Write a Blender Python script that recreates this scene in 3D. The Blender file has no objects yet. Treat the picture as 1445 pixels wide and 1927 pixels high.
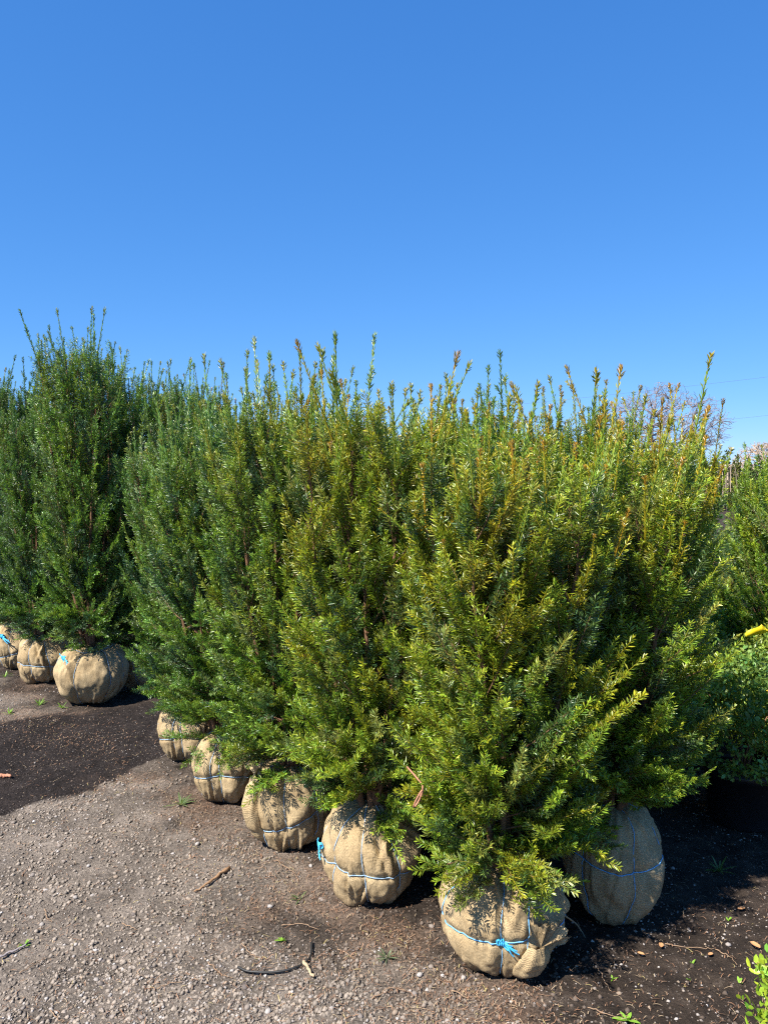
import bpy, math
import numpy as np
from mathutils import Matrix, Vector, Euler

# ------------------------------------------------------------------ camera
F, CX, CY = 1447.0, 722.5, 963.5
EYE = 1.62
PITCH = math.atan((CY - 880.0) / F)
scene = bpy.context.scene
COL = scene.collection
cam_d = bpy.data.cameras.new('camera')
cam = bpy.data.objects.new('camera', cam_d)
COL.objects.link(cam)
cam.location = (0, 0, EYE)
cam.rotation_euler = (math.pi / 2 - PITCH, 0, 0)
cam_d.sensor_fit = 'VERTICAL'
cam_d.sensor_height = 24.0
cam_d.lens = 24.0 * F / 1927.0
cam_d.clip_start, cam_d.clip_end = 0.05, 2000
scene.camera = cam

# ------------------------------------------------------------------ light
SUN_EL, SUN_AZ = math.radians(51), math.radians(46)      # AZ: shadows run this far round from straight ahead to the right
world = bpy.data.worlds.new('World')
scene.world = world
world.use_nodes = True
wn = world.node_tree.nodes
sky = wn.new('ShaderNodeTexSky')
sky.sky_type = 'NISHITA'
sky.sun_disc = False
sky.sun_elevation = SUN_EL
sky.sun_rotation = SUN_AZ + math.pi
sky.air_density, sky.dust_density, sky.ozone_density, sky.altitude = 0.7, 0.0, 6.0, 0
# one colour grade over the whole sky: each channel to a power and a gain, like the phone's tone curve
wl = world.node_tree.links
ssep, scmb = wn.new('ShaderNodeSeparateColor'), wn.new('ShaderNodeCombineColor')
wl.new(sky.outputs[0], ssep.inputs[0])
SKY_K, EXPOSURE = 0.10, 1.1
for ch, (pw, gain) in enumerate(((0.87, 0.103), (0.61, 0.232), (0.45, 0.478))):
    pm, gm_ = wn.new('ShaderNodeMath'), wn.new('ShaderNodeMath')
    pm.operation, gm_.operation = 'POWER', 'MULTIPLY'
    pm.inputs[1].default_value = pw
    gm_.inputs[1].default_value = gain / SKY_K / 2 ** EXPOSURE
    wl.new(ssep.outputs[ch], pm.inputs[0]); wl.new(pm.outputs[0], gm_.inputs[0]); wl.new(gm_.outputs[0], scmb.inputs[ch])
wl.new(scmb.outputs[0], wn['Background'].inputs[0])
wn['Background'].inputs[1].default_value = SKY_K
sun_d = bpy.data.lights.new('sun', 'SUN')
sun_d.energy, sun_d.angle, sun_d.color = 5.0, math.radians(0.5), (1.0, 0.95, 0.87)
sun = bpy.data.objects.new('sun', sun_d)
COL.objects.link(sun)
ldir = Vector((math.sin(SUN_AZ) * math.cos(SUN_EL), math.cos(SUN_AZ) * math.cos(SUN_EL), -math.sin(SUN_EL)))
sun.rotation_euler = ldir.to_track_quat('-Z', 'Y').to_euler()
vs = scene.view_settings
vs.view_transform, vs.look, vs.gamma, vs.exposure = 'Standard', 'None', 1.0, EXPOSURE
vs.use_curve_mapping = False
scene.render.engine = 'CYCLES'
scene.cycles.use_denoising = False
scene.cycles.pixel_filter_type = 'BLACKMAN_HARRIS'
scene.cycles.filter_width = 1.2
scene.cycles.max_bounces = 6
scene.cycles.transparent_max_bounces = 4

# ------------------------------------------------------------------ helpers
UP = np.array([0, 0, 1.0])

def ray(x, y):
    cx, cy = (x - CX) / F, (CY - y) / F
    s, c = math.sin(PITCH), math.cos(PITCH)
    return np.array([cx, c + cy * s, -s + cy * c])

def ground_at(x, y, z=0.0):
    d = ray(x, y)
    t = (z - EYE) / d[2]
    return np.array([0, 0, EYE]) + d * t

def at_depth(x, y, Y):
    d = ray(x, y)
    return np.array([0, 0, EYE]) + d * (Y / d[1])

def unit(v):
    return v / np.maximum(np.linalg.norm(v, axis=-1, keepdims=True), 1e-9)

def mesh_np(name, V, faces, mats, col=None, smooth=False, fmat=None, uv=None):
    """faces: list of (n, k) int arrays"""
    me = bpy.data.meshes.new(name)
    V = np.asarray(V, np.float32)
    me.vertices.add(len(V))
    me.vertices.foreach_set('co', V.ravel())
    idx = np.concatenate([f.ravel() for f in faces]).astype(np.int32)
    tot = np.concatenate([np.full(len(f), f.shape[1]) for f in faces]).astype(np.int32)
    start = np.concatenate([[0], np.cumsum(tot)[:-1]]).astype(np.int32)
    me.loops.add(len(idx))
    me.loops.foreach_set('vertex_index', idx)
    me.polygons.add(len(tot))
    me.polygons.foreach_set('loop_start', start)
    me.polygons.foreach_set('loop_total', tot)
    if smooth:
        me.polygons.foreach_set('use_smooth', np.ones(len(tot), bool))
    for m in (mats if isinstance(mats, (list, tuple)) else [mats]):
        me.materials.append(m)
    if fmat is not None:
        me.polygons.foreach_set('material_index', np.asarray(fmat, np.int32))
    if col is not None:
        a = me.color_attributes.new('tint', 'FLOAT_COLOR', 'POINT')
        c4 = np.ones((len(V), 4), np.float32)
        c4[:, :3] = col
        a.data.foreach_set('color', c4.ravel())
    if uv is not None:
        l = me.uv_layers.new(name='weave')
        l.data.foreach_set('uv', np.asarray(uv, np.float32)[idx].ravel())
    me.update(calc_edges=True)
    return me

def obj(name, me, parent=None, mat4=None, label=None, cat=None, group=None, kind=None, color=None):
    o = bpy.data.objects.new(name, me)
    COL.objects.link(o)
    if parent is not None:
        o.parent = parent
    if mat4 is not None:
        o.matrix_local = mat4
    for k, v in (('label', label), ('category', cat), ('group', group), ('kind', kind)):
        if v:
            o[k] = v
    if color is not None:
        o.color = color
    return o

def tubes(P, r, sides):
    """P (N,K,3) polylines, r (N,K) -> verts, quads"""
    P = np.asarray(P, float)
    N, K, _ = P.shape
    r = np.broadcast_to(np.asarray(r, float), (N, K))
    T = np.empty_like(P)
    T[:, 1:-1] = P[:, 2:] - P[:, :-2]
    T[:, 0] = P[:, 1] - P[:, 0]
    T[:, -1] = P[:, -1] - P[:, -2]
    T = unit(T)
    ref = np.where(np.abs(T[:, :1, 2:3]) > 0.8, np.array([1.0, 0.13, 0]), np.array([0.05, 0.1, 1.0]))
    A = unit(np.cross(T, np.broadcast_to(ref, T.shape)))
    B = np.cross(T, A)
    ang = np.arange(sides) * 2 * math.pi / sides
    V = P[:, :, None] + r[:, :, None, None] * (A[:, :, None] * np.cos(ang)[None, None, :, None] + B[:, :, None] * np.sin(ang)[None, None, :, None])
    base = np.arange(N * K * sides).reshape(N, K, sides)
    a, b = base[:, :-1], base[:, 1:]
    Q = np.stack([a, np.roll(a, -1, 2), np.roll(b, -1, 2), b], -1).reshape(-1, 4)
    return V.reshape(-1, 3), Q

def tube_mesh(name, pts, r, sides, mat, smooth=True):
    pts = np.asarray(pts, float)[None]
    r = np.broadcast_to(np.asarray(r, float), (1, pts.shape[1]))
    V, Q = tubes(pts, r, sides)
    n = pts.shape[1]
    caps = [np.arange(sides)[::-1][None], (np.arange(sides) + (n - 1) * sides)[None]]
    return mesh_np(name, V, [Q] + caps, mat, smooth=smooth)

def lathe(name, prof, mat, n=32):
    prof = np.asarray(prof, float)
    a = np.arange(n) * 2 * math.pi / n
    V = np.stack([prof[:, None, 0] * np.cos(a), prof[:, None, 0] * np.sin(a), np.repeat(prof[:, 1:2], n, 1)], -1)
    base = np.arange(len(prof) * n).reshape(len(prof), n)
    x, y = base[:-1], base[1:]
    Q = np.stack([x, np.roll(x, -1, 1), np.roll(y, -1, 1), y], -1).reshape(-1, 4)
    return mesh_np(name, V.reshape(-1, 3), [Q], mat, smooth=False)

def vnoise(x, y, seed=0):
    """value noise on a lattice, about -1..1"""
    x = np.asarray(x, float); y = np.asarray(y, float)
    xi, yi = np.floor(x), np.floor(y)
    fx, fy = x - xi, y - yi
    fx, fy = fx * fx * (3 - 2 * fx), fy * fy * (3 - 2 * fy)
    def h(a, b):
        s = np.sin(a * 127.1 + b * 311.7 + seed * 74.7) * 43758.5453
        return (s - np.floor(s)) * 2 - 1
    return (h(xi, yi) * (1 - fx) + h(xi + 1, yi) * fx) * (1 - fy) + (h(xi, yi + 1) * (1 - fx) + h(xi + 1, yi + 1) * fx) * fy

def fbm(x, y, seed=0, octv=4):
    v, a = 0, 1.0
    for k in range(octv):
        v = v + a * vnoise(x * 2 ** k, y * 2 ** k, seed + k * 7)
        a *= 0.5
    return v

def smooth01(x):
    x = np.clip(x, 0, 1)
    return x * x * (3 - 2 * x)

# ------------------------------------------------------------------ materials
def mat(name):
    m = bpy.data.materials.new(name)
    m.use_nodes = True
    nt = m.node_tree
    return m, nt, nt.nodes, nt.links, nt.nodes['Principled BSDF']

def simple(name, c, rough=0.7, spec=0.3, noise=None):
    m, nt, n, l, p = mat(name)
    p.inputs['Base Color'].default_value = (*c, 1)
    p.inputs['Roughness'].default_value = rough
    p.inputs['Specular IOR Level'].default_value = spec
    if noise:
        t = n.new('ShaderNodeTexNoise'); t.inputs['Scale'].default_value = noise
        t.inputs['Detail'].default_value = 4
        tc = n.new('ShaderNodeTexCoord'); l.new(tc.outputs['Object'], t.inputs['Vector'])
        mx = n.new('ShaderNodeMix'); mx.data_type = 'RGBA'
        mx.inputs['A'].default_value = (*[x * 0.55 for x in c], 1)
        mx.inputs['B'].default_value = (*[min(1, x * 1.45) for x in c], 1)
        l.new(t.outputs['Fac'], mx.inputs['Factor'])
        l.new(mx.outputs['Result'], p.inputs['Base Color'])
        b = n.new('ShaderNodeBump'); b.inputs['Strength'].default_value = 0.4
        b.inputs['Distance'].default_value = 0.004
        l.new(t.outputs['Fac'], b.inputs['Height']); l.new(b.outputs['Normal'], p.inputs['Normal'])
    return m

def leaf_mat(name, trans=0.25, rough=0.4, spec=0.4, yel=(1.5, 1.5, 0.6)):
    m, nt, n, l, p = mat(name)
    at = n.new('ShaderNodeAttribute'); at.attribute_name = 'tint'
    oi = n.new('ShaderNodeObjectInfo')
    mul = n.new('ShaderNodeMix'); mul.data_type = 'RGBA'; mul.blend_type = 'MULTIPLY'; mul.inputs['Factor'].default_value = 1
    l.new(at.outputs['Color'], mul.inputs['A']); l.new(oi.outputs['Color'], mul.inputs['B'])
    l.new(mul.outputs['Result'], p.inputs['Base Color'])
    p.inputs['Roughness'].default_value = rough
    p.inputs['Specular IOR Level'].default_value = spec
    tr = n.new('ShaderNodeBsdfTranslucent')
    m2 = n.new('ShaderNodeMix'); m2.data_type = 'RGBA'; m2.blend_type = 'MULTIPLY'; m2.inputs['Factor'].default_value = 1
    l.new(mul.outputs['Result'], m2.inputs['A']); m2.inputs['B'].default_value = (*yel, 1)
    l.new(m2.outputs['Result'], tr.inputs['Color'])
    ms = n.new('ShaderNodeMixShader'); ms.inputs[0].default_value = trans
    l.new(p.outputs[0], ms.inputs[1]); l.new(tr.outputs[0], ms.inputs[2])
    l.new(ms.outputs[0], n['Material Output'].inputs['Surface'])
    return m

def tint_mat(name, rough=0.85, spec=0.2):
    m, nt, n, l, p = mat(name)
    at = n.new('ShaderNodeAttribute'); at.attribute_name = 'tint'
    l.new(at.outputs['Color'], p.inputs['Base Color'])
    p.inputs['Roughness'].default_value = rough
    p.inputs['Specular IOR Level'].default_value = spec
    return m

M_NEEDLE = leaf_mat('yew_needles', 0.30, 0.34, 0.7)
M_LEAF = leaf_mat('boxwood_leaves', 0.3, 0.38, 0.45)
M_FAR = leaf_mat('far_foliage', 0.2, 0.6, 0.2)
M_BARK = simple('yew_bark', (0.17, 0.095, 0.055), 0.85, 0.15, 60)
M_GREYBARK = simple('bare_tree_bark', (0.27, 0.235, 0.235), 0.9, 0.1, 3)
M_TANTWIG = simple('tan_twigs', (0.45, 0.35, 0.26), 0.9, 0.1, 3)
M_POT = simple('black_pot_plastic', (0.012, 0.012, 0.013), 0.45, 0.4, 20)
M_SOIL = simple('pot_soil', (0.05, 0.035, 0.025), 0.95, 0.1, 60)
M_BLUE = simple('blue_twine', (0.16, 0.42, 0.78), 0.55, 0.3, 150)
M_PALE = simple('faded_blue_twine', (0.27, 0.40, 0.54), 0.6, 0.3, 150)
M_BRIGHT = simple('bright_blue_cord', (0.06, 0.42, 0.85), 0.5, 0.3, 200)
M_JUTE = simple('jute_twine', (0.40, 0.30, 0.19), 0.9, 0.1, 200)
M_RUST = simple('rusty_wire', (0.38, 0.17, 0.10), 0.7, 0.3, 90)
M_HOSE = simple('black_hose', (0.02, 0.02, 0.02), 0.5, 0.4, 40)
M_YELLOW = simple('yellow_ribbon', (0.70, 0.52, 0.015), 0.5, 0.3)
M_PIPE = simple('white_pipe', (0.62, 0.65, 0.70), 0.5, 0.4, 6)
M_WIRE = simple('power_wire', (0.10, 0.11, 0.13), 0.6, 0.3)
M_WHITE = simple('white_tag', (0.8, 0.8, 0.8), 0.5, 0.3)
M_STICK = simple('stick_wood', (0.30, 0.18, 0.10), 0.9, 0.1, 80)
M_TWIG = simple('twig_bark', (0.27, 0.18, 0.115), 0.9, 0.1, 80)
M_TINT = tint_mat('litter_tint')
M_STONE = tint_mat('stone_tint', 0.9, 0.25)

def burlap_mat():
    m, nt, n, l, p = mat('burlap')
    uv = n.new('ShaderNodeUVMap'); uv.uv_map = 'weave'
    sep = n.new('ShaderNodeSeparateXYZ')
    # thread wobble
    nz0 = n.new('ShaderNodeTexNoise'); nz0.inputs['Scale'].default_value = 14
    l.new(uv.outputs[0], nz0.inputs['Vector'])
    addv = n.new('ShaderNodeMix'); addv.data_type = 'RGBA'; addv.blend_type = 'LINEAR_LIGHT'; addv.inputs['Factor'].default_value = 0.02
    l.new(uv.outputs[0], addv.inputs['A']); l.new(nz0.outputs['Color'], addv.inputs['B'])
    l.new(addv.outputs['Result'], sep.inputs[0])
    def sinw(sock, k):
        a = n.new('ShaderNodeMath'); a.operation = 'MULTIPLY'; a.inputs[1].default_value = k; l.new(sock, a.inputs[0])
        b = n.new('ShaderNodeMath'); b.operation = 'SINE'; l.new(a.outputs[0], b.inputs[0])
        return b.outputs[0]
    k = 2 * math.pi / 0.0040
    sx, sy = sinw(sep.outputs[0], k), sinw(sep.outputs[1], k)
    w = n.new('ShaderNodeMath'); w.operation = 'MAXIMUM'; l.new(sx, w.inputs[0]); l.new(sy, w.inputs[1])
    nz = n.new('ShaderNodeTexNoise'); nz.inputs['Scale'].default_value = 9; nz.inputs['Detail'].default_value = 5
    tc = n.new('ShaderNodeTexCoord'); l.new(tc.outputs['Object'], nz.inputs['Vector'])
    nz2 = n.new('ShaderNodeTexNoise'); nz2.inputs['Scale'].default_value = 160; nz2.inputs['Detail'].default_value = 3
    l.new(uv.outputs[0], nz2.inputs['Vector'])
    cr = n.new('ShaderNodeValToRGB'); e = cr.color_ramp.elements
    e[0].position, e[0].color = 0.3, (0.33, 0.235, 0.125, 1)
    e[1].position, e[1].color = 0.72, (0.54, 0.41, 0.235, 1)
    l.new(nz.outputs['Fac'], cr.inputs[0])
    # weave darkening of the gaps between threads, and fibre flecks
    mp = n.new('ShaderNodeMapRange'); mp.inputs[1].default_value = -0.9; mp.inputs[2].default_value = 0.6
    mp.inputs[3].default_value = 0.62; mp.inputs[4].default_value = 1.06
    l.new(w.outputs[0], mp.inputs[0])
    mp2 = n.new('ShaderNodeMapRange'); mp2.inputs[1].default_value = 0.3; mp2.inputs[2].default_value = 0.7
    mp2.inputs[3].default_value = 0.75; mp2.inputs[4].default_value = 1.2
    l.new(nz2.outputs['Fac'], mp2.inputs[0])
    mm = n.new('ShaderNodeMath'); mm.operation = 'MULTIPLY'; l.new(mp.outputs[0], mm.inputs[0]); l.new(mp2.outputs[0], mm.inputs[1])
    mul = n.new('ShaderNodeVectorMath'); mul.operation = 'SCALE'
    l.new(cr.outputs[0], mul.inputs[0]); l.new(mm.outputs[0], mul.inputs['Scale'])
    # soil soaked into the cloth at the foot
    s2 = n.new('ShaderNodeSeparateXYZ'); l.new(tc.outputs['Object'], s2.inputs[0])
    nadd = n.new('ShaderNodeMath'); nadd.operation = 'MULTIPLY_ADD'; nadd.inputs[1].default_value = 0.09
    l.new(nz.outputs['Fac'], nadd.inputs[0]); l.new(s2.outputs[2], nadd.inputs[2])
    ms = n.new('ShaderNodeMapRange'); ms.inputs[1].default_value = 0.05; ms.inputs[2].default_value = 0.13
    ms.inputs[3].default_value = 0.55; ms.inputs[4].default_value = 0.0
    l.new(nadd.outputs[0], ms.inputs[0])
    mx = n.new('ShaderNodeMix'); mx.data_type = 'RGBA'; l.new(ms.outputs[0], mx.inputs['Factor'])
    l.new(mul.outputs[0], mx.inputs['A']); mx.inputs['B'].default_value = (0.16, 0.11, 0.07, 1)
    oi = n.new('ShaderNodeObjectInfo')
    mo = n.new('ShaderNodeMix'); mo.data_type = 'RGBA'; mo.blend_type = 'MULTIPLY'; mo.inputs['Factor'].default_value = 1
    l.new(mx.outputs['Result'], mo.inputs['A']); l.new(oi.outputs['Color'], mo.inputs['B'])
    l.new(mo.outputs['Result'], p.inputs['Base Color'])
    p.inputs['Roughness'].default_value = 0.95
    p.inputs['Specular IOR Level'].default_value = 0.1
    nb = n.new('ShaderNodeTexNoise'); nb.inputs['Scale'].default_value = 26; nb.inputs['Detail'].default_value = 3
    mpg = n.new('ShaderNodeMapping'); mpg.inputs['Scale'].default_value = (1, 1, 0.45)
    l.new(tc.outputs['Object'], mpg.inputs[0]); l.new(mpg.outputs[0], nb.inputs['Vector'])
    b1 = n.new('ShaderNodeBump'); b1.inputs['Strength'].default_value = 0.7; b1.inputs['Distance'].default_value = 0.016
    l.new(nb.outputs['Fac'], b1.inputs['Height'])
    b2 = n.new('ShaderNodeBump'); b2.inputs['Strength'].default_value = 0.6; b2.inputs['Distance'].default_value = 0.0012
    l.new(w.outputs[0], b2.inputs['Height']); l.new(b1.outputs['Normal'], b2.inputs['Normal'])
    l.new(b2.outputs['Normal'], p.inputs['Normal'])
    return m
M_BURLAP = burlap_mat()

def ground_mat():
    m, nt, n, l, p = mat('bare_ground')
    at = n.new('ShaderNodeAttribute'); at.attribute_name = 'tint'      # R dry dust, G wet dark patch, B needle litter
    sep = n.new('ShaderNodeSeparateColor'); l.new(at.outputs['Color'], sep.inputs[0])
    tc = n.new('ShaderNodeTexCoord')
    def noise(sc, det=5, rough=0.6):
        t = n.new('ShaderNodeTexNoise'); t.inputs['Scale'].default_value = sc; t.inputs['Detail'].default_value = det
        t.inputs['Roughness'].default_value = rough
        l.new(tc.outputs['Object'], t.inputs['Vector']); return t.outputs['Fac']
    def ramp(s, a, ca, b, cb):
        r = n.new('ShaderNodeValToRGB'); e = r.color_ramp.elements
        e[0].position, e[0].color = a, (*ca, 1); e[1].position, e[1].color = b, (*cb, 1)
        l.new(s, r.inputs[0]); return r.outputs[0]
    def mix(f, a, b):
        x = n.new('ShaderNodeMix'); x.data_type = 'RGBA'
        l.new(f, x.inputs['Factor']); l.new(a, x.inputs['A']); l.new(b, x.inputs['B']); return x.outputs['Result']
    fine, mid, big = noise(90, 6, 0.7), noise(14, 5), noise(2.2, 4)
    vor = n.new('ShaderNodeTexVoronoi'); vor.inputs['Scale'].default_value = 75
    l.new(tc.outputs['Object'], vor.inputs['Vector'])
    soil = ramp(mid, 0.3, (0.030, 0.022, 0.017), 0.75, (0.085, 0.062, 0.047))
    dry = ramp(fine, 0.3, (0.125, 0.101, 0.083), 0.72, (0.365, 0.303, 0.246))
    wet = ramp(fine, 0.35, (0.014, 0.011, 0.010), 0.7, (0.058, 0.044, 0.038))
    lit = ramp(fine, 0.3, (0.075, 0.050, 0.036), 0.7, (0.29, 0.195, 0.135))
    def thr(s, noi, k=0.6, lo=0.3, hi=0.7):
        a = n.new('ShaderNodeMath'); a.operation = 'MULTIPLY_ADD'; a.inputs[1].default_value = k; a.inputs[2].default_value = -k / 2
        l.new(noi, a.inputs[0])
        b = n.new('ShaderNodeMath'); b.operation = 'ADD'; l.new(a.outputs[0], b.inputs[0]); l.new(s, b.inputs[1])
        c = n.new('ShaderNodeMapRange'); c.inputs[1].default_value = lo; c.inputs[2].default_value = hi
        l.new(b.outputs[0], c.inputs[0]); return c.outputs[0]
    c = mix(thr(sep.outputs[2], fine, 0.9), soil, lit)
    mf = n.new('ShaderNodeMath'); mf.operation = 'MULTIPLY_ADD'; mf.inputs[1].default_value = 0.6; l.new(mid, mf.inputs[0])
    mf2 = n.new('ShaderNodeMath'); mf2.operation = 'MULTIPLY'; mf2.inputs[1].default_value = 0.4; l.new(fine, mf2.inputs[0]); l.new(mf2.outputs[0], mf.inputs[2])
    c = mix(thr(sep.outputs[0], mf.outputs[0], 1.3, 0.05, 0.95), c, dry)
    c = mix(thr(sep.outputs[1], mid, 0.7), c, wet)
    # damp darker patches in the dust
    pt = n.new('ShaderNodeMapRange'); pt.inputs[1].default_value = 0.40; pt.inputs[2].default_value = 0.62
    pt.inputs[3].default_value = 0.66; pt.inputs[4].default_value = 1.1
    pn = noise(4.5, 6, 0.62); l.new(pn, pt.inputs[0])
    pv = n.new('ShaderNodeVectorMath'); pv.operation = 'SCALE'; l.new(c, pv.inputs[0]); l.new(pt.outputs[0], pv.inputs['Scale'])
    c = pv.outputs[0]
    # small pale grit
    g = n.new('ShaderNodeMapRange'); g.inputs[1].default_value = 0.22; g.inputs[2].default_value = 0.16
    g.inputs[3].default_value = 0; g.inputs[4].default_value = 0.55
    l.new(vor.outputs['Distance'], g.inputs[0])
    pick = n.new('ShaderNodeSeparateColor'); l.new(vor.outputs['Color'], pick.inputs[0])
    gt = n.new('ShaderNodeMath'); gt.operation = 'GREATER_THAN'; gt.inputs[1].default_value = 0.55; l.new(pick.outputs[0], gt.inputs[0])
    gm = n.new('ShaderNodeMath'); gm.operation = 'MULTIPLY'; l.new(g.outputs[0], gm.inputs[0]); l.new(gt.outputs[0], gm.inputs[1])
    grit = n.new('ShaderNodeRGB'); grit.outputs[0].default_value = (0.34, 0.29, 0.25, 1)
    c = mix(gm.outputs[0], c, grit.outputs[0])
    l.new(c, p.inputs['Base Color'])
    p.inputs['Roughness'].default_value = 0.92
    p.inputs['Specular IOR Level'].default_value = 0.15
    b1 = n.new('ShaderNodeBump'); b1.inputs['Strength'].default_value = 1.0; b1.inputs['Distance'].default_value = 0.02
    l.new(fine, b1.inputs['Height'])
    b0 = n.new('ShaderNodeBump'); b0.inputs['Strength'].default_value = 0.8; b0.inputs['Distance'].default_value = 0.04
    l.new(mid, b0.inputs['Height']); l.new(b0.outputs['Normal'], b1.inputs['Normal'])
    l.new(b1.outputs['Normal'], p.inputs['Normal'])
    return m
M_GROUND = ground_mat()

# ------------------------------------------------------------------ ground
def zones(X, Y):
    """dry, wet, litter masks (0..1) over the yard"""
    n1 = fbm(X * 2.3, Y * 2.3, 3) * 0.22
    # distance in front of the row of root balls: row line from B1 to B5
    a, b = ground_at(960, 1800)[:2], ground_at(330, 1430)[:2]
    d = (b - a) / np.linalg.norm(b - a)
    nrm = np.array([-d[1], d[0]])                       # points towards the driveway, left of the row
    dist = (X - a[0]) * nrm[0] + (Y - a[1]) * nrm[1]
    dry = smooth01((dist + 0.02 + n1 * 1.2) / 0.6) * (1 - 0.85 * smooth01((X + 0.1) / 0.6))
    # wet patch: a quadrilateral on the left
    e0, e1 = ground_at(0, 1565)[:2], ground_at(300, 1432)[:2]
    dd = unit(e1 - e0); nn = np.array([-dd[1], dd[0]])
    w1 = (X - e0[0]) * nn[0] + (Y - e0[1]) * nn[1]
    f0, f1 = ground_at(0, 1352)[:2], ground_at(300, 1318)[:2]
    ff = unit(f1 - f0); fn = np.array([-ff[1], ff[0]])
    w2 = -((X - f0[0]) * fn[0] + (Y - f0[1]) * fn[1])
    n2 = fbm(X * 9, Y * 9, 31, 3) * 0.09
    wet = smooth01((w1 + n1 * 0.55 + n2) / 0.2) * smooth01((w2 + n1 * 0.5) / 0.3 + 0.2)
    right = smooth01((X - 0.9) / 0.5)
    litter = np.clip(1 - np.abs(dist - 0.30) / 0.5, 0, 1) * (0.65 + 0.8 * fbm(X * 3.1, Y * 3.1, 9)) * (1 - 0.6 * right)
    # a dusty stretch again beyond the wet patch
    dry = np.maximum(dry * (1 - wet), 0)
    return np.clip(dry, 0, 1), wet, np.clip(litter, 0, 1)

def ground_h(X, Y):
    near = np.exp(-(np.maximum(np.hypot(X, Y - 3) - 4, 0) / 4) ** 2)
    return (0.012 * fbm(X * 1.7, Y * 1.7, 5, 3) + 0.007 * fbm(X * 9, Y * 9, 8, 3) + 0.006 * np.maximum(vnoise(X * 21, Y * 21, 12) + 0.5 * vnoise(X * 6, Y * 6, 19), 0) + 0.003 * vnoise(X * 34, Y * 34, 12)) * near

def axis(lo, hi, step, far, grow=1.22):
    core = np.arange(lo, hi, step)
    a, s = [], step
    x = lo
    while x > -far:
        s *= grow; x -= s; a.append(x)
    b, s, x = [], step, core[-1]
    while x < far:
        s *= grow; x += s; b.append(x)
    return np.concatenate([a[::-1], core, b])

gx, gy = axis(-2.7, 1.9, 0.017, 700), axis(1.75, 5.6, 0.018, 900)
GX, GY = np.meshgrid(gx, gy)
GZ = ground_h(GX, GY) * 1.0 + 0.004 * vnoise(GX * 45, GY * 45, 2) * (np.hypot(GX, GY) < 9)
zd, zw, zl = zones(GX, GY)
gi = np.arange(GX.size).reshape(GX.shape)
gq = np.stack([gi[:-1, :-1], gi[:-1, 1:], gi[1:, 1:], gi[1:, :-1]], -1).reshape(-1, 4)
ground = obj('ground', mesh_np('ground', np.stack([GX, GY, GZ], -1).reshape(-1, 3), [gq], M_GROUND,
             col=np.stack([zd, zw, zl], -1).reshape(-1, 3), smooth=True), kind='structure')

# ------------------------------------------------------------------ yew foliage
def needle_geo(rng, base, dirv, L, bend, ref, radial, tone, nl, M, width, alpha0, alpha1):
    """needles of N shoots; returns verts, tris, cols"""
    N = len(base)
    t = (np.arange(M)[None] + rng.uniform(0, 0.9, (N, M))) / M * 0.97 + 0.03
    d3 = dirv[:, None]; Lt = (L[:, None] * t)[..., None]
    pos = base[:, None] + d3 * Lt + UP * (bend[:, None] * L[:, None] * t ** 2)[..., None]
    tan = unit(d3 + UP * (2 * bend[:, None] * t)[..., None])
    s = unit(np.cross(tan, ref[:, None]))
    nn = np.cross(s, tan)
    i = np.arange(M)[None]
    side = np.where(i % 2 == 0, 1.0, -1.0)
    psi_p = rng.normal(0.22, 0.42, (N, M))
    psi_p = np.where(side > 0, psi_p, math.pi - psi_p)
    psi_r = i * 2.399 + rng.normal(0, 0.3, (N, M)) + rng.uniform(0, 6.28, (N, 1))
    psi = np.where(radial[:, None] > 0.5, psi_r, psi_p)
    al = alpha0[:, None] + (alpha1 - alpha0)[:, None] * t ** 1.6 + rng.normal(0, 0.13, (N, M))
    d = unit(np.cos(al)[..., None] * tan + np.sin(al)[..., None] * (np.cos(psi)[..., None] * s + np.sin(psi)[..., None] * nn))
    l = (nl[:, None] * (0.62 + 0.5 * np.sin(np.pi * np.clip(t * 0.85 + 0.12, 0, 1))) * rng.uniform(0.75, 1.15, (N, M)))[..., None]
    w = unit(tan - d * np.sum(tan * d, -1, keepdims=True))
    n2 = np.cross(w, d)
    roll = rng.normal(0, 0.55, (N, M, 1))
    w, n2 = w * np.cos(roll) + n2 * np.sin(roll), n2 * np.cos(roll) - w * np.sin(roll)
    hw = (width *  rng.uniform(0.85, 1.15, (N, M)))[..., None]
    lift = hw * 0.35
    V = np.stack([pos, pos + d * l * 0.55 + w * hw + n2 * lift, pos + d * l - n2 * l * 0.08, pos + d * l * 0.55 - w * hw + n2 * lift], 2)
    b = np.arange(N * M)[:, None] * 4
    tri = np.concatenate([b + [0, 1, 2], b + [0, 2, 3]], 1).reshape(-1, 3)
    old = np.array([0.38, 0.50, 0.66])
    c = tone[:, None] * (old + (1.32 - old) * (t ** 1.3)[..., None]) * rng.uniform(0.62, 1.38, (N, M))[..., None]
    c = c * (1 + np.array([0.12, 0.0, -0.1]) * rng.normal(0, 1, (N, M))[..., None])
    col = np.repeat(np.clip(c, 0.004, 1)[:, :, None], 4, 2).reshape(-1, 3)
    return V.reshape(-1, 3), tri, col

OLIVE, GREEN, DEEP = np.array([0.315, 0.325, 0.026]), np.array([0.170, 0.270, 0.030]), np.array([0.070, 0.130, 0.036])
BRONZE, SILVER, FRESH = np.array([0.34, 0.215, 0.028]), np.array([0.23, 0.26, 0.090]), np.array([0.235, 0.36, 0.036])

def env(q):
    """crown half-width over its height q = 0..1"""
    return np.interp(q, [-0.1, 0, 0.12, 0.3, 0.55, 0.75, 0.9, 1.0], [0.4, 0.56, 0.84, 1.0, 0.95, 0.80, 0.62, 0.40])

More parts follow.
